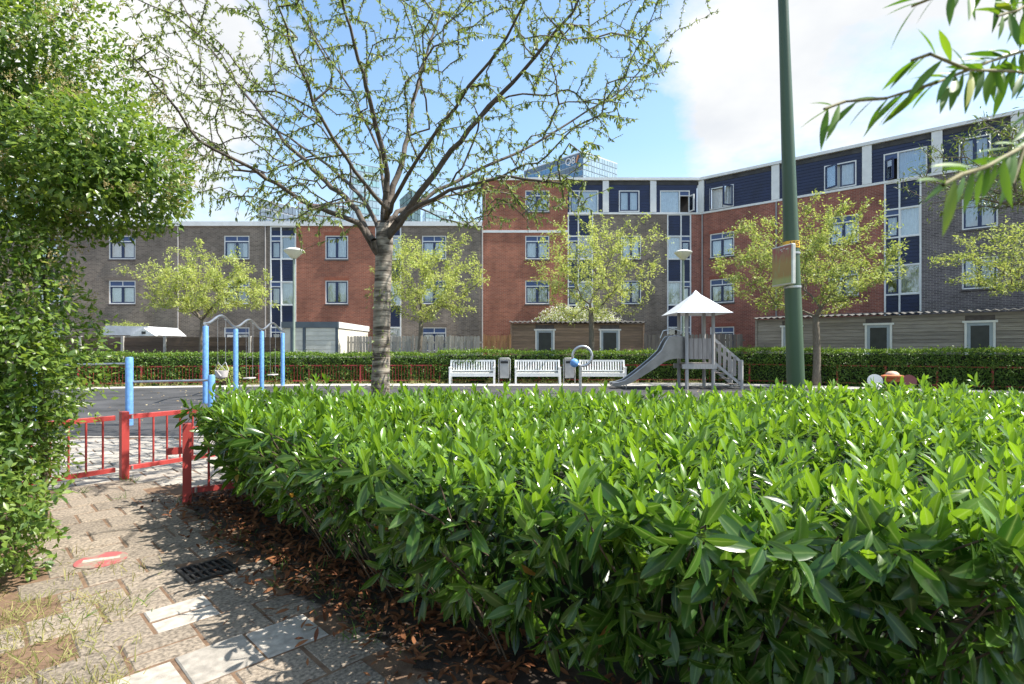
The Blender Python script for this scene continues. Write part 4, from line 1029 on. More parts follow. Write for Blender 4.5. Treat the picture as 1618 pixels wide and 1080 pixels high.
for i, k in enumerate(pick):
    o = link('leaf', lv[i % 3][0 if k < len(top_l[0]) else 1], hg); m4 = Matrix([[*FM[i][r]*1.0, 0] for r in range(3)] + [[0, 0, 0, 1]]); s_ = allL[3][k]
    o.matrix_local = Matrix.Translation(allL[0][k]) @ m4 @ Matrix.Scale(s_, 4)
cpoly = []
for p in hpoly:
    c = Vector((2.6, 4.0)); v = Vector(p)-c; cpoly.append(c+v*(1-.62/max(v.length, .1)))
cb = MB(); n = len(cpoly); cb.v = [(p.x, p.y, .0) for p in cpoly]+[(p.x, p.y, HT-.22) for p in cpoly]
cb.f = [(i, (i+1) % n, n+(i+1) % n, n+i) for i in range(n)]+[tuple(n+i for i in range(n))]; cb.build('core', CORE, hg)  # dark solid added inside, standing in for shade behind the leaves
# stems under the side
A_, B_ = [], []
for i in range(420):
    k = rng.integers(ns); tip = P3[k]; base = np.array([tip[0]-Ns[k][0]*rng.uniform(.2, .3), tip[1]-Ns[k][1]*rng.uniform(.2, .3), max(0, tip[2]-rng.uniform(.1, .45))])
    midp = (tip+base)/2+rng.normal(size=3)*.02; A_ += [base, midp]; B_ += [midp, tip]
link('stems', tubes_np('laurel_stems', np.array(A_), np.array(B_), np.full(len(A_), .004), np.full(len(A_), .003), 5), hg, TWIG)
# planting bed under it, with litter
bed_edge = [(-3.15, 5.2), (-2.85, 4.75), (-1.99, 3.83), (-1.50, 3.38), (-1.25, 3.06), (-.88, 2.77), (-.49, 2.44), (-.2, 2.05), (.25, .8)]
gx, gy_ = np.meshgrid(np.linspace(-3.2, 8.6, 150), np.linspace(.7, 6.4, 90)); G = np.column_stack([gx.ravel(), gy_.ravel()])
msk = np.array([inside(p, bed_edge+[(8.7, .8), (8.7, 6.3), (-3.1, 6.2)]) for p in G]).reshape(gx.shape)
gz_ = (.022 + .018*pnoise(G, 3., 5) + .012*pnoise(G, 9., 6)).reshape(gx.shape); W_ = gx.shape[1]
idx = np.arange(G.shape[0]).reshape(gx.shape); q_ = msk[:-1, :-1] & msk[1:, :-1] & msk[:-1, 1:] & msk[1:, 1:]
fq = np.stack([idx[:-1, :-1][q_], idx[:-1, 1:][q_], idx[1:, 1:][q_], idx[1:, :-1][q_]], 1)
tag(link('planting_bed', np_mesh('planting_bed', np.column_stack([G, gz_.ravel()]), [fq]), None, SOIL), kind='structure')
LIT = leaf_mat('dry_leaf_litter', (.10, .035, .015), (.24, .10, .04), .8, .1, .3)
nl = 3800; tl = rng.random(nl); Pl, Nl, _ = curve_at(bed_edge, tl); off = rng.normal(size=nl)*.22+.34
Pl = Pl - Nl*off[:, None]*np.sign(1); Pl3 = np.column_stack([Pl, .035+rng.random(nl)*.03]); Dl = rdir(nl); Dl[:, 2] *= .35
tag(link('leaf_litter', leaves_mesh('leaf_litter', LAUREL, Pl3, Dl, np.tile([[0, 0, 1.]], (nl, 1))+rdir(nl)*.5, rng.uniform(.035, .085, nl)), None, LIT), 'red brown fallen leaves on the soil along the laurel hedge', 'leaf litter', kind='stuff')

nf_ = 520; Pw = np.column_stack([rng.uniform(-12, 9, nf_), rng.uniform(8.7, 21.3, nf_), np.full(nf_, .016)]); Dw = rdir(nf_); Dw[:, 2] *= .12
tag(link('fallen_leaves', leaves_mesh('fallen_leaves', SMALL, Pw, Dw, np.tile([[0, 0, 1.]], (nf_, 1))+rdir(nf_)*.2, rng.uniform(.05, .11, nf_)), None, leaf_mat('pale_dead_leaf', (.30, .20, .09), (.50, .42, .26), .8, .1, .3)), 'pale fallen leaves dotted over the dark play surface', 'fallen leaves', kind='stuff')
# grass and weeds
cs = [(x_, (19.55+(x_+17)*.235 if x_ < -8 else 21.66+(x_+8)*.045)-random.uniform(.0, .3)) for x_ in [random.uniform(-16, 8) for _ in range(150)]]
GRD = leaf_mat('dry_grass', (.36, .31, .14), (.24, .27, .08), .7, .3, .3); GRG = leaf_mat('green_weed', (.06, .13, .02), (.14, .24, .05), .6, .35, .3)
BLADE = leaf_template(2, .03, .2, .5, (1., .7))
def tufts(centers, n, rad, ln):
    P, D, S = [], [], []
    for c in centers:
        k = int(n*(.5+random.random())); a = rng.normal(size=(k, 2))*rad
        P.append(np.column_stack([c[0]+a[:, 0], c[1]+a[:, 1], np.full(k, .0)])); d = rng.normal(size=(k, 3))*.6; d[:, 2] = np.abs(d[:, 2])*.6+.45; D.append(d); S.append(rng.uniform(ln*.5, ln*1.3, k))
    P, D, S = map(np.concatenate, (P, D, S)); return P, D, rdir(len(P)), S
footc = cs
cs = [gnd(random.uniform(-30, 190), random.uniform(945, 1120)) for _ in range(75)] + [gnd(random.uniform(90, 220), random.uniform(880, 960)) for _ in range(14)]
tag(link('dry_grass', leaves_mesh('dry_grass', BLADE, *tufts(cs, 20, .06, .075)), None, GRD), 'dry yellowing grass growing on the sandy path edge at lower left', 'grass', kind='stuff')
cs = [gnd(*p) for p in ((203, 760), (214, 762), (290, 800), (300, 806), (318, 820), (350, 850), (480, 930), (495, 905), (520, 965), (560, 1010), (575, 1020), (440, 930), (430, 905), (150, 1010), (220, 960), (100, 985), (285, 730), (130, 780), (190, 790))] + [gnd(330+i*13+random.random()*60, 830+i*9) for i in range(24)]
tag(link('weeds', leaves_mesh('weeds', BLADE, *tufts(cs, 13, .035, .08)), None, GRG), 'green weed tufts along the laurel bed and gate posts', 'weeds', kind='stuff')

tag(link('hedge_foot_grass', leaves_mesh('hedge_foot_grass', BLADE, *tufts(footc, 14, .09, .2)), None, GRD), 'dry straw coloured grass along the foot of the far hedge', 'grass', kind='stuff')
# ---- far hedges
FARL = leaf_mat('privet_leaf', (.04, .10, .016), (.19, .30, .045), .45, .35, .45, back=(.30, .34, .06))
def far_hedge(label, line, h, depth, nf, ntp):
    H = thing('clipped_hedge', label, 'hedge', (0, 0, 0)); Pf, Nf, L_ = curve_at(line, rng.random(nf)); z = h*rng.random(nf)**.9
    off = .04*pnoise(np.column_stack([Pf*2, z*2]), 1.3, 8)+.03*pnoise(np.column_stack([Pf*2, z*2]), 4, 9) + rng.normal(size=nf)*.03
    A = np.column_stack([Pf+Nf*off[:, None], z]); DA = np.column_stack([Nf, np.full(nf, .2)])*.8+rdir(nf)*.8
    Pt, Nt_, _ = curve_at(line, rng.random(ntp)); u = rng.random(ntp)*depth; B2 = Pt-Nt_*u[:, None]
    zt_ = h+.045*pnoise(B2, 1.5, 10)+.03*pnoise(B2, 5, 11)+rng.normal(size=ntp)*.03 + .12*(rng.random(ntp) > .985)
    Bp = np.column_stack([B2, zt_]); DB = rdir(ntp)*.7+np.array([[0, 0, .8]])
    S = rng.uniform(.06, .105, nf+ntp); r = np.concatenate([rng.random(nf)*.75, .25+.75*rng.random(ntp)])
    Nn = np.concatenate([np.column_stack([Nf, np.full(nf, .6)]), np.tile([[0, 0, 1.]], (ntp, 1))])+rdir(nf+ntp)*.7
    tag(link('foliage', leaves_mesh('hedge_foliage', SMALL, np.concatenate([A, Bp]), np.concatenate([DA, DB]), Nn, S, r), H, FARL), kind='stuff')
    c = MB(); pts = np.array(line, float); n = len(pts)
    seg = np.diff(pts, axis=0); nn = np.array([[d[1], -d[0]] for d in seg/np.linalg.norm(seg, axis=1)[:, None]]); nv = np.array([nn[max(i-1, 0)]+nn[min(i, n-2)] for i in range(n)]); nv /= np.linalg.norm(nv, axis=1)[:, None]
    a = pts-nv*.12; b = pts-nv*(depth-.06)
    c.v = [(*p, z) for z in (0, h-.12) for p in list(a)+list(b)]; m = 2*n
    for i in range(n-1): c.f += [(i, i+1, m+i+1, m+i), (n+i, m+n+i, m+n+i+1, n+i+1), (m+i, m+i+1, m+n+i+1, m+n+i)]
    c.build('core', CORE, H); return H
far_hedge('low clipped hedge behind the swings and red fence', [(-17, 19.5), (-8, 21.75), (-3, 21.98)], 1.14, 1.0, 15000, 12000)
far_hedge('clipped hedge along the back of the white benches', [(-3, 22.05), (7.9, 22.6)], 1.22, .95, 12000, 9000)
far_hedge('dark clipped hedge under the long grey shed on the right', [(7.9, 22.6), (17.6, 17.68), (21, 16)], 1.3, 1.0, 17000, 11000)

# ---- trees
BARK = mat('small_tree_bark', (.20, .17, .13), .9, c2=(.11, .09, .07), scale=10, stretch=(3, 3, 1), bump=.6, bscale=30)
def wmst(nodes, parents, plen, targets, bf=.35, step=.22, jit=.03, sag=0.):
    nodes = [np.array(n, float) for n in nodes]; parents = list(parents); plen = list(plen); tips = []
    arr = np.zeros((60000, 3)); arr[:len(nodes)] = nodes; pl = np.zeros(60000); pl[:len(nodes)] = plen; cnt = len(nodes)
    for t in targets:
        d = np.linalg.norm(arr[:cnt]-t, axis=1); k = int(np.argmin(d+bf*pl[:cnt])); L_ = d[k]; n = max(1, int(L_/step)); prev = k; a = arr[k].copy()
        for i in range(1, n+1):
            f = i/n; p = a+(t-a)*f; p[2] += .12*L_*math.sin(f*math.pi)*.5 - sag*f*f*L_
            if i < n: p = p+rng.normal(size=3)*jit
            arr[cnt] = p; pl[cnt] = pl[prev]+np.linalg.norm(p-arr[prev]); parents.append(prev); prev = cnt; cnt += 1
        tips.append(prev)
    return arr[:cnt], np.array(parents), tips
def radii(parents, tips, rt, ex=.46, n0=None):
    n = len(parents); w = np.zeros(n)
    for t in tips: w[t] += 1
    for i in range(n-1, 0, -1):
        if parents[i] >= 0: w[parents[i]] += max(w[i], .3)
    return rt*np.maximum(w, 1)**ex
def tree(label, name, base, h0, crown, r0, ntar, leafn, leafs, lmat, lean=(0, 0), tpl=SMALL, seed=0, bark=None, flat=.8, group=None, trunk_h=None):
    """crown: (centre offset, radii). Grows limbs to points spread in the crown and hangs leaves along the twigs"""
    global rng
    keep = rng; rng = np.random.default_rng(seed+100)
    T = thing(name, label, 'tree', base, group=group); c, rr = np.array(crown[0], float), np.array(crown[1], float)
    tn = [np.array([lean[0]*f + .02*math.sin(5*f+seed), lean[1]*f, h0*f]) for f in np.linspace(0, 1, 7)]
    P = rdir(ntar*3)*(rng.random(ntar*3)**.42)[:, None]; P = P[P[:, 2] > -flat][:ntar]
    targets = c+P*rr*(1+.18*pnoise(P, 2.5, seed)[:, None]); targets = targets[np.argsort(np.linalg.norm(targets-tn[-1], axis=1))]
    nodes, par, tips = wmst(tn, [-1]+list(range(6)), [9.]*6+[0], targets, .42, max(rr)/9, max(rr)*.012)
    rad = radii(par, tips, .0042, .50); rad[:7] = np.linspace(r0, max(r0*.72, rad[6]), 7); rad = np.minimum(rad, r0*.72) if True else rad; rad[:7] = np.linspace(r0, r0*.75, 7); rad[0] = r0*1.25
    MB().tube([tuple(x) for x in tn], list(rad[:7]), 12).build('trunk', bark or BARK, T, smooth=True, sharp=180)
    i = np.arange(7, len(nodes)); A = nodes[par[i]]; B = nodes[i]
    ra = np.minimum(rad[par[i]], rad[i]*1.5); link('limbs', tubes_np('limbs', A, B, ra, rad[i], 6), T, bark or BARK)
    thin = i[rad[i] < .02]; k = rng.choice(thin, leafn); f = rng.random(leafn)[:, None]
    base_ = nodes[par[k]]*(1-f)+nodes[k]*f + rng.normal(size=(leafn, 3))*leafs*.7; D = rdir(leafn)*.8+(nodes[k]-nodes[par[k]])/np.linalg.norm(nodes[k]-nodes[par[k]], axis=1, keepdims=True)*.7; D[:, 2] -= .15
    tag(link('crown', leaves_mesh('crown', tpl, base_, D, np.tile([[0, 0, 1.]], (leafn, 1))+rdir(leafn)*.6, rng.uniform(.6, 1.3, leafn)*leafs), T, lmat), kind='stuff')
    rng = keep; return T
YEL = leaf_mat('yellow_green_leaf', (.30, .38, .09), (.48, .53, .18), .5, .45, .35, tcol=1.3)
YEL2 = leaf_mat('olive_green_leaf', (.22, .30, .07), (.40, .45, .14), .5, .42, .35, tcol=1.3)
def stree(label, x, xa, xb, ya, yb, Y, fork, lm, ntar, leafn, r0=.09, seed=1, leafs=.085, lean=0):
    z = lambda y: EYE+(HY-y)/F*Y
    cx = ((xa+xb)/2-x)/F*Y; tree(label, 'young_tree', ((x-CX)/F*Y, Y, 0), z(fork), ((cx, 0, (z(ya)+z(yb))/2), ((xb-xa)/2/F*Y, (xb-xa)/2/F*Y*.85, (z(ya)-z(yb))/2)), r0, ntar, leafn, leafs, lm, (lean, 0), seed=seed, group='young trees behind the hedge')
stree('small yellow green tree behind the swing set and plank fence', 318, 208, 425, 392, 512, 24.6, 505, YEL, 230, 11500, .10, 3, .12)
stree('small yellow green tree in front of the silver picket fence', 660, 575, 778, 362, 515, 24.4, 505, YEL, 240, 10500, .12, 4, .12, lean=.15)
stree('airy yellow green tree in front of the brown shed', 934, 832, 1052, 335, 512, 24.0, 490, YEL, 250, 9500, .14, 5, .12)
stree('round olive tree in front of the long grey shed beside the green column', 1290, 1128, 1425, 312, 508, 20.6, 500, YEL2, 330, 17000, .15, 6, .11)
stree('olive tree at the right picture edge in front of the grey shed', 1662, 1500, 1830, 330, 470, 17.5, 490, YEL2, 260, 13000, .13, 7, .10)
# darker tree on the right edge with branches over the wing
DKL = leaf_mat('cherry_leaf', (.055, .10, .02), (.15, .20, .045), .4, .35, .5, tcol=1.3)
tree('taller leafy tree at the right edge reaching over the dark brick wing', 'leafy_tree', (9.6, 9.6, 0), 2.6, ((-.1, 0, 4.75), (2.2, 2.0, 1.0)), .14, 330, 8000, .095, DKL, seed=9, tpl=LANCE)

# ---- the cherry tree
m_, nt, N, L, p = nodes_of('cherry_bark'); CHB = m_
t = N.new('ShaderNodeTexCoord'); mp = N.new('ShaderNodeMapping'); mp.inputs['Scale'].default_value = (3.5, 3.5, 26); L.new(t.outputs['Object'], mp.inputs[0])
n1_ = N.new('ShaderNodeTexNoise'); n1_.inputs['Scale'].default_value = 1.; n1_.inputs['Detail'].default_value = 8; n1_.inputs['Distortion'].default_value = .6; L.new(mp.outputs[0], n1_.inputs['Vector'])
r_ = N.new('ShaderNodeValToRGB'); r_.color_ramp.elements[0].position = .36; r_.color_ramp.elements[0].color = (.055, .042, .032, 1); r_.color_ramp.elements[1].position = .66; r_.color_ramp.elements[1].color = (.40, .35, .29, 1)
e = r_.color_ramp.elements.new(.48); e.color = (.22, .185, .15, 1); L.new(n1_.outputs['Fac'], r_.inputs[0]); p.inputs['Roughness'].default_value = .8
mpb = N.new('ShaderNodeMapping'); mpb.inputs['Scale'].default_value = (5, 5, 6); L.new(t.outputs['Object'], mpb.inputs[0])
nb2 = N.new('ShaderNodeTexNoise'); nb2.inputs['Scale'].default_value = 1; nb2.inputs['Detail'].default_value = 7; L.new(mpb.outputs[0], nb2.inputs['Vector'])
mrb = N.new('ShaderNodeMapRange'); L.new(nb2.outputs['Fac'], mrb.inputs['Value']); mrb.inputs['From Min'].default_value = .52; mrb.inputs['From Max'].default_value = .62; mrb.inputs['To Max'].default_value = .85
mxb = N.new('ShaderNodeMix'); mxb.data_type = 'RGBA'; L.new(mrb.outputs[0], mxb.inputs['Factor']); L.new(r_.outputs[0], mxb.inputs['A']); mxb.inputs['B'].default_value = (.07, .055, .042, 1)
L.new(mxb.outputs['Result'], p.inputs['Base Color'])
bp = N.new('ShaderNodeBump'); bp.inputs['Strength'].default_value = .9; bp.inputs['Distance'].default_value = .012; L.new(n1_.outputs['Fac'], bp.inputs['Height']); L.new(bp.outputs[0], p.inputs['Normal'])
DBARK = mat('dark_cherry_limb', (.13, .105, .085), .85, c2=(.06, .048, .04), scale=14, bump=.5, bscale=60)
YC = 7.0; base = Vector(((601-CX)/F*YC, YC, 0))
ch = thing('cherry_tree', 'big cherry tree with pale ringed trunk and wide airy crown', 'tree', base)
def cp(x, y, dy=0):
    Y = YC+dy; q = px(x, y, Y) - base; return np.array(q)
trunk = [np.array([0, 0, -.05]), cp(600, 640), cp(602, 580), cp(603, 520), cp(604, 470), cp(606, 420), cp(607, 385), cp(608, 350)]
rt_ = [.19, .122, .112, .108, .106, .103, .112, .10]
nodes = list(trunk); par = [-1]+list(range(len(trunk)-1)); pl = [0.]*len(trunk); lrad = dict(enumerate(rt_))
limbs = [  # attach trunk node, radius, [(x, y, depth offset)]
 (5, .075, [(592, 395, 0), (566, 352, -.1), (530, 338, -.2), (495, 326, -.35), (437, 289, -.6), (380, 256, -.9), (315, 222, -1.2), (262, 150, -1.5), (215, 95, -1.7)]),
 (5, .085, [(590, 380, -.1), (564, 331, .1), (535, 302, .25), (506, 278, .4), (470, 243, .7), (420, 190, 1.0), (365, 120, 1.3), (310, 50, 1.6), (275, -20, 1.9)]),
 (6, .06, [(594, 350, .2), (570, 310, .5), (520, 262, 1.), (455, 215, 1.6), (380, 175, 2.1), (300, 150, 2.5)]),
 (7, .085, [(609, 315, 0), (612, 275, -.1), (600, 220, -.3), (585, 160, -.6), (566, 95, -.9), (545, 20, -1.2), (530, -60, -1.5)]),
 (7, .085, [(618, 310, .1), (634, 262, .2), (645, 215, .4), (652, 160, .7), (672, 95, 1.), (695, 20, 1.3), (705, -60, 1.6)]),
 (6, .09, [(628, 350, -.1), (662, 305, -.2), (700, 255, -.3), (740, 205, -.5), (790, 150, -.7), (845, 90, -1.), (905, 20, -1.3), (930, -30, -1.4)]),
 (7, .06, [(640, 330, .3), (690, 300, .6), (755, 268, 1.), (830, 235, 1.4), (905, 190, 1.8), (985, 140, 2.2), (1060, 55, 2.5)]),
 (6, .05, [(645, 335, -.3), (710, 300, -.8), (790, 280, -1.2), (850, 285, -1.6), (895, 290, -1.8)]),
 (7, .05, [(612, 330, -.3), (560, 270, -.9), (510, 190, -1.5), (470, 100, -2.), (440, 10, -2.4)]),
 (7, .05, [(620, 320, -.3), (660, 250, -1.), (720, 170, -1.7), (800, 60, -2.3), (840, -20, -2.6)]),
 (7, .05, [(610, 320, .4), (600, 240, 1.1), (560, 150, 1.7), (500, 60, 2.2), (470, -20, 2.6)]),
 (6, .045, [(622, 345, .4), (680, 320, 1.0), (745, 300, 1.5), (800, 305, 1.9), (850, 320, 2.1)])]
limb_nodes = []
for at, r, pts in limbs:
    pv = at; m = len(pts)
    dense = []
    q0 = nodes[at]
    ctrl = [q0]+[cp(*q) for q in pts]
    for i in range(len(ctrl)-1):
        for f in (.34, .67, 1.): dense.append(ctrl[i]+(ctrl[i+1]-ctrl[i])*f + (rng.normal(size=3)*.012 if f < 1 else 0))
    for i, q in enumerate(dense):
        nodes.append(q); par.append(pv); pv = len(nodes)-1; f = i/len(dense); lrad[pv] = r*.46*(1-f)**.85+.0045; pl.append(.12*i); limb_nodes.append((pv, f, dense[min(i+1, len(dense)-1)]-dense[i-1 if i else 0]))
nn0 = len(nodes); targets = []
for _ in range(1000):
    k, f, d = limb_nodes[rng.integers(len(limb_nodes))]
    if f < .16 or rng.random() < .25*(1-f): continue
    d = d/max(np.linalg.norm(d), 1e-6); o = rdir(1)[0]; o[2] = o[2]*.7; o = o*.75+d*.75; L_ = rng.uniform(.25, .95)*(1.1-.35*f); targets.append(nodes[k]+o*L_)
for x0_, x1_, y0_, y1_, n_ in ((720, 870, 265, 372, 30), (300, 480, 270, 345, 30), (430, 560, 345, 395, 12), (230, 330, 180, 260, 14), (930, 1070, 20, 150, 22)):
    for _ in range(n_): targets.append(cp(rng.uniform(x0_, x1_), rng.uniform(y0_, y1_), rng.uniform(-1.5, 1.8)))
LOW = np.array([(190, 190), (300, 300), (400, 345), (520, 360), (560, 300), (660, 290), (720, 360), (860, 375), (950, 270), (1000, 200), (1080, 60)], float)
for _ in range(1000):
    x_ = rng.uniform(200, 1075); y_ = rng.uniform(-110, 360)
    if y_ < np.interp(x_, LOW[:, 0], LOW[:, 1]) and y_ > (600-x_)*.25-110 and y_ > (x_-900)*.2-110 and not (540 < x_ < 680 and y_ > 230) and not (865 < x_ < 990 and 222 < y_ < 285): targets.append(cp(x_, y_, rng.uniform(-2., 2.3)))
targets = sorted(targets, key=lambda t_: np.linalg.norm(t_-nodes[7])); arr, par, tips = wmst(nodes, par, pl, targets, .16, .13, .011, .03)
rad = radii(par, tips, .0027, .44)
for k, r in lrad.items(): rad[k] = r
rad[nn0:] = np.minimum(rad[nn0:], .016)
sub = MB().tube([tuple(q) for q in trunk], rt_, 20).build('trunk', CHB, ch, smooth=True, sharp=180)
i = np.arange(8, len(arr)); ra = np.minimum(rad[par[i]], rad[i]*1.35)
big = rad[i] > .022
link('limbs', tubes_np('limbs', arr[par[i[big]]], arr[i[big]], ra[big], rad[i[big]], 10), ch, DBARK)
link('twigs', tubes_np('twigs', arr[par[i[~big]]], arr[i[~big]], ra[~big], rad[i[~big]], 5), ch, DBARK)
CHL = leaf_mat('spring_cherry_leaf', (.10, .16, .04), (.26, .32, .09), .4, .42, .45, tcol=1.4)
th = i[(rad[i] < .010)]; nL = 33000; k = rng.choice(th, nL); f = rng.random(nL)[:, None]
dirs = arr[k]-arr[par[k]]; dirs /= np.maximum(np.linalg.norm(dirs, axis=1, keepdims=True), 1e-6)
Pl = arr[par[k]]*(1-f)+arr[k]*f; D = rdir(nL)*.8+dirs*.6; D[:, 2] -= .35
# sprouts on the trunk
nsp = 160; zz = rng.choice([.95, 1.15, 1.3, 1.55, 2.0, 2.1], nsp)+rng.normal(size=nsp)*.05; an = rng.uniform(3.3, 6.1, nsp); Psp = np.column_stack([.15*np.cos(an), .15*np.sin(an), zz]); Dsp = np.column_stack([np.cos(an), np.sin(an), rng.normal(size=nsp)*.5])
tag(link('crown', leaves_mesh('crown', leaf_template(2, .17, .3, .25, (1., .8)), np.concatenate([Pl, Psp]), np.concatenate([D, Dsp]), np.tile([[0, 0, 1.]], (nL+nsp, 1))+rdir(nL+nsp)*.6, rng.uniform(.034, .068, nL+nsp)), ch, CHL), kind='stuff')

# ---- big bush on the left
ELL = [((-5.0, 4.05, 3.25), (1.85, 1.35, 1.65)), ((-3.05, 4.05, 2.72), (.60, .62, .46)), ((-4.25, 3.75, 1.35), (1.15, .95, 1.4)), ((-3.45, 3.15, .45), (.70, .6, .52)), ((-3.42, 3.5, .95), (.48, .5, .8)), ((-5.4, 3.4, 1.4), (1.4, 1.0, 1.5)), ((-4.1, 4.1, 3.4), (.75, .7, .7))]
bu = thing('privet_bush', 'huge leafy privet bush with faded blossom towering left of the path', 'bush', (-4.3, 4.1, 0)); off_b = np.array([-4.3, 4.1, 0])
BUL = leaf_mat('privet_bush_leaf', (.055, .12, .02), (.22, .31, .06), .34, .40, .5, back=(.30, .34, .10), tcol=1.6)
def on_union(n, rlo, rhi, pw=.5):
    area = np.array([e[1][0]*e[1][1]+e[1][1]*e[1][2]+e[1][0]*e[1][2] for e in ELL]); k = rng.choice(len(ELL), n, p=area/area.sum())
    c = np.array([e[0] for e in ELL])[k]; r = np.array([e[1] for e in ELL])[k]; d = rdir(n); rr = rlo+(rhi-rlo)*rng.random(n)**pw
    P = c+d*r*(rr*(1+.13*pnoise(d*2+c, 1.9, 21)+.10*pnoise(d*2+c, 4.5, 22)))[:, None]; Nn = d/r; Nn /= np.linalg.norm(Nn, axis=1, keepdims=True)
    ok = P[:, 2] > .03
    for j, e in enumerate(ELL): ok &= (k == j) | (np.linalg.norm((P-np.array(e[0]))/np.array(e[1]), axis=1) > (.72 if rlo > .5 else .2))
    return P[ok], Nn[ok]
Pb, Nb = on_union(150000, .66, 1.06)
gap = pnoise(Pb, 3.2, 31) + .5*pnoise(Pb, 8., 32); kk = gap > -.34; Pb, Nb = Pb[kk], Nb[kk]; nb_ = len(Pb)
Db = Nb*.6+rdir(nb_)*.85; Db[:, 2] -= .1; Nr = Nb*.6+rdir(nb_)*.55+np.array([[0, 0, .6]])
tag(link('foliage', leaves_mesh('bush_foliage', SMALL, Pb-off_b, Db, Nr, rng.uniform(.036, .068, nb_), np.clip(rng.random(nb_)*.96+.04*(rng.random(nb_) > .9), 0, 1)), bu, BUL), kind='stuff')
Pf, Nf = on_union(1500, .98, 1.07); pf2 = Pf[:, 2] > 1.6; Pf, Nf = Pf[pf2], Nf[pf2]
rep = 26; Pq = np.repeat(Pf, rep, 0); Nq = np.repeat(Nf, rep, 0); ax = Nq*.5+np.array([[0, 0, .7]]); Pq = Pq+ax*(rng.random(len(Pq))*.10)[:, None]+rng.normal(size=Pq.shape)*.018
tag(link('blossom', leaves_mesh('bush_blossom', SMALL, Pq-off_b, ax+rdir(len(Pq))*.8, rdir(len(Pq)), rng.uniform(.012, .026, len(Pq))), bu, leaf_mat('faded_blossom', (.30, .25, .10), (.48, .42, .22), .8, .3, .2)), kind='stuff')
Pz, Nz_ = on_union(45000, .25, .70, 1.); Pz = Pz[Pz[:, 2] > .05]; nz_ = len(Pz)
tag(link('inner_foliage', leaves_mesh('bush_inner_foliage', SMALL, Pz-off_b, rdir(nz_), rdir(nz_), rng.uniform(.05, .09, nz_), rng.random(nz_)*.4), bu, BUL), kind='stuff')  # inner leaves kept to darker tones to paint the shade inside the bush
A_, B_, ra_, rb_ = [], [], [], []
for s_ in range(46):
    b = np.array([rng.uniform(-4.9, -3.5), rng.uniform(3.5, 4.4), 0]); t_ = Pb[rng.integers(nb_)]
    while t_[0] > -3.4: t_ = Pb[rng.integers(nb_)]
    t_ = t_*.85+b*.15; n = 9; prev = b; r = rng.uniform(.012, .03)
    for j in range(1, n+1):
        f = j/n; p_ = b+(t_-b)*np.array([f**1.5, f**1.5, f**.9])+rng.normal(size=3)*.03; A_.append(prev-off_b); B_.append(p_-off_b); ra_.append(r*(1-(j-1)/n)+.003); rb_.append(r*(1-j/n)+.003); prev = p_
link('stems', tubes_np('bush_stems', np.array(A_), np.array(B_), np.array(ra_), np.array(rb_), 6), bu, TWIG)

# ---- small shrubs behind the fences
def shrub(label, name, c, r, n, ls, lm, fl=None):
    s = thing(name, label, 'shrub', (c[0], c[1], 0)); d = rdir(n); d[:, 2] = np.abs(d[:, 2])*1.0-.1; rr = .7+.35*rng.random(n)
    P = d*np.array(r)*(rr*(1+.15*pnoise(d, 4, 41)))[:, None]+np.array([0, 0, c[2]])
    tag(link('foliage', leaves_mesh('shrub_foliage', SMALL, P, d+rdir(n)*.8, d+rdir(n)*.6, rng.uniform(.7, 1.3, n)*ls), s, lm), kind='stuff')
    A = np.tile([[0, 0, 0.]], (14, 1)); B = P[rng.integers(n, size=14)]*.9; link('stems', tubes_np('shrub_stems', A, B, np.full(14, .03), np.full(14, .008), 5), s, TWIG)
    if fl is not None:
        m = n; k = rng.integers(n, size=m); tag(link('blossom', leaves_mesh('shrub_blossom', SMALL, P[k]*1.03, rdir(m), rdir(m), rng.uniform(.06, .13, m)), s, fl), kind='stuff')
    return s
WFL = leaf_mat('white_blossom', (.70, .69, .60), (.8, .8, .74), .7, .3, .2)
q = px(912, 500, 30.4); shrub('white flowering shrub rising behind the brown shed roof', 'flowering_shrub', (q.x, 30.4, 2.3), (2.5, .6, 1.5), 5200, .11, YEL, WFL)
q = px(202, 520, 30.2); shrub('rounded yellow green shrub behind the pale garden house', 'rounded_shrub', (q.x, 30.2, 1.4), (1.5, .7, 1.6), 4200, .09, YEL)
q = gnd(352, 604); shrub('scruffy pale shrub growing at the hedge foot behind the swings', 'scruffy_shrub', (-10.8, 20.75, .25), (.5, .3, .55), 500, .08, YEL)

# ---- overhanging twigs at upper right: a willow whose trunk stands outside the picture
WIL = leaf_mat('willow_leaf', (.06, .16, .02), (.15, .27, .035), .4, .4, .45, back=(.42, .40, .05), tcol=1.4)
wt = thing('willow_tree', 'narrow leaved branches hanging in from the right edge close to camera', 'tree', (1.75, .95, 0)); wo_ = np.array([1.75, .95, 0])
tw = [ (.62, [(1650, 70), (1560, 98), (1480, 130), (1400, 155), (1335, 160), (1302, 172)]), (.60, [(1660, 120), (1600, 112), (1530, 110), (1470, 85), (1440, 95)]), (.46, [(1660, 205), (1610, 235), (1560, 262), (1520, 275), (1490, 292)]), (.50, [(1660, 160), (1620, 230), (1600, 290)]),
       (.66, [(1640, -60), (1600, -30), (1560, -18), (1500, -15), (1440, 10)]), (.62, [(1660, -20), (1610, 15), (1575, 25)])]
P, D, S, A_, B_, ra_, rb_ = [], [], [], [], [], [], []
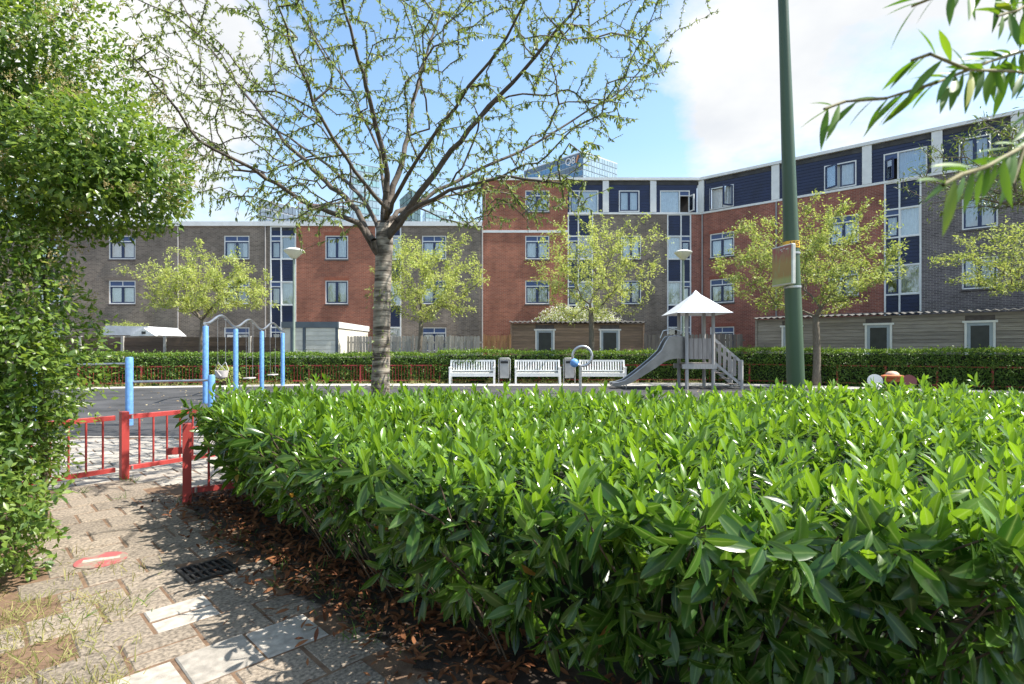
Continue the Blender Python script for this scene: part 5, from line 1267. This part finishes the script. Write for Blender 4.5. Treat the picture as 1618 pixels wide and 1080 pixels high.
for Y, pts in tw:
    pts = [np.array(px(x, y, Y+.05*math.sin(x*.02))) for x, y in pts]; st = np.array([1.75, .95, 2.3]); chain = [st, (st+pts[0])/2+np.array([0, 0, .12])]+pts
    for a, b in zip(chain[:-1], chain[1:]): A_.append(a); B_.append(b); ra_.append(.0019); rb_.append(.0014)
    for a, b in zip(pts[:-1], pts[1:]):
        L_ = np.linalg.norm(b-a); d = (b-a)/L_; n = max(3, int(L_/.0085))
        for j in range(n):
            P.append(a+(b-a)*(j+random.random()*.5)/n); sd_ = 1 if j % 2 else -1; D.append(d*.75+np.array([0, random.uniform(-.4, .4), 0])+np.array([-d[2], 0, d[0]])*sd_*random.uniform(.3, .9)+np.array([0, 0, -.35])); S.append(random.uniform(.028, .062))
A_ += [np.array([1.75, .95, 0]), np.array([1.74, .95, 1.2])]; B_ += [np.array([1.74, .95, 1.2]), np.array([1.75, .95, 2.4])]; ra_ += [.06, .045]; rb_ += [.045, .02]
link('trunk', tubes_np('willow_wood', np.array(A_)-wo_, np.array(B_)-wo_, np.array(ra_), np.array(rb_), 8), wt, mat('green_twig', (.22, .19, .08), .7, .2, 40))
P, D, S = np.array(P), np.array(D), np.array(S); V, T, Q, mid = leaf_template(5, .08, .25, .14, (.55, .88, 1., .85, .5))
wl_me = np_mesh('willow_leaf', V, [T, Q], True, {'mid': mid}); WILO = leaf_mat('willow_leaf_single', (.06, .16, .02), (.15, .27, .035), .4, .4, .45, back=(.42, .40, .05), objrand=True, tcol=1.4); wl_me.materials.append(WILO)
FMx = frames(D, np.tile([[0, -.3, 1.]], (len(P), 1))+rdir(len(P))*.6)
for i in range(min(300, len(P))):
    o = link('leaf', wl_me, wt); o.matrix_local = Matrix.Translation(P[i]-wo_) @ Matrix([[*FMx[i][r], 0] for r in range(3)]+[[0, 0, 0, 1]]) @ Matrix.Scale(S[i], 4)
print('willow leaves', len(P), 'laurel leaves', len(allL[0]), 'tris', sum(len(o.data.polygons) for o in scene.objects if o.type == 'MESH'))
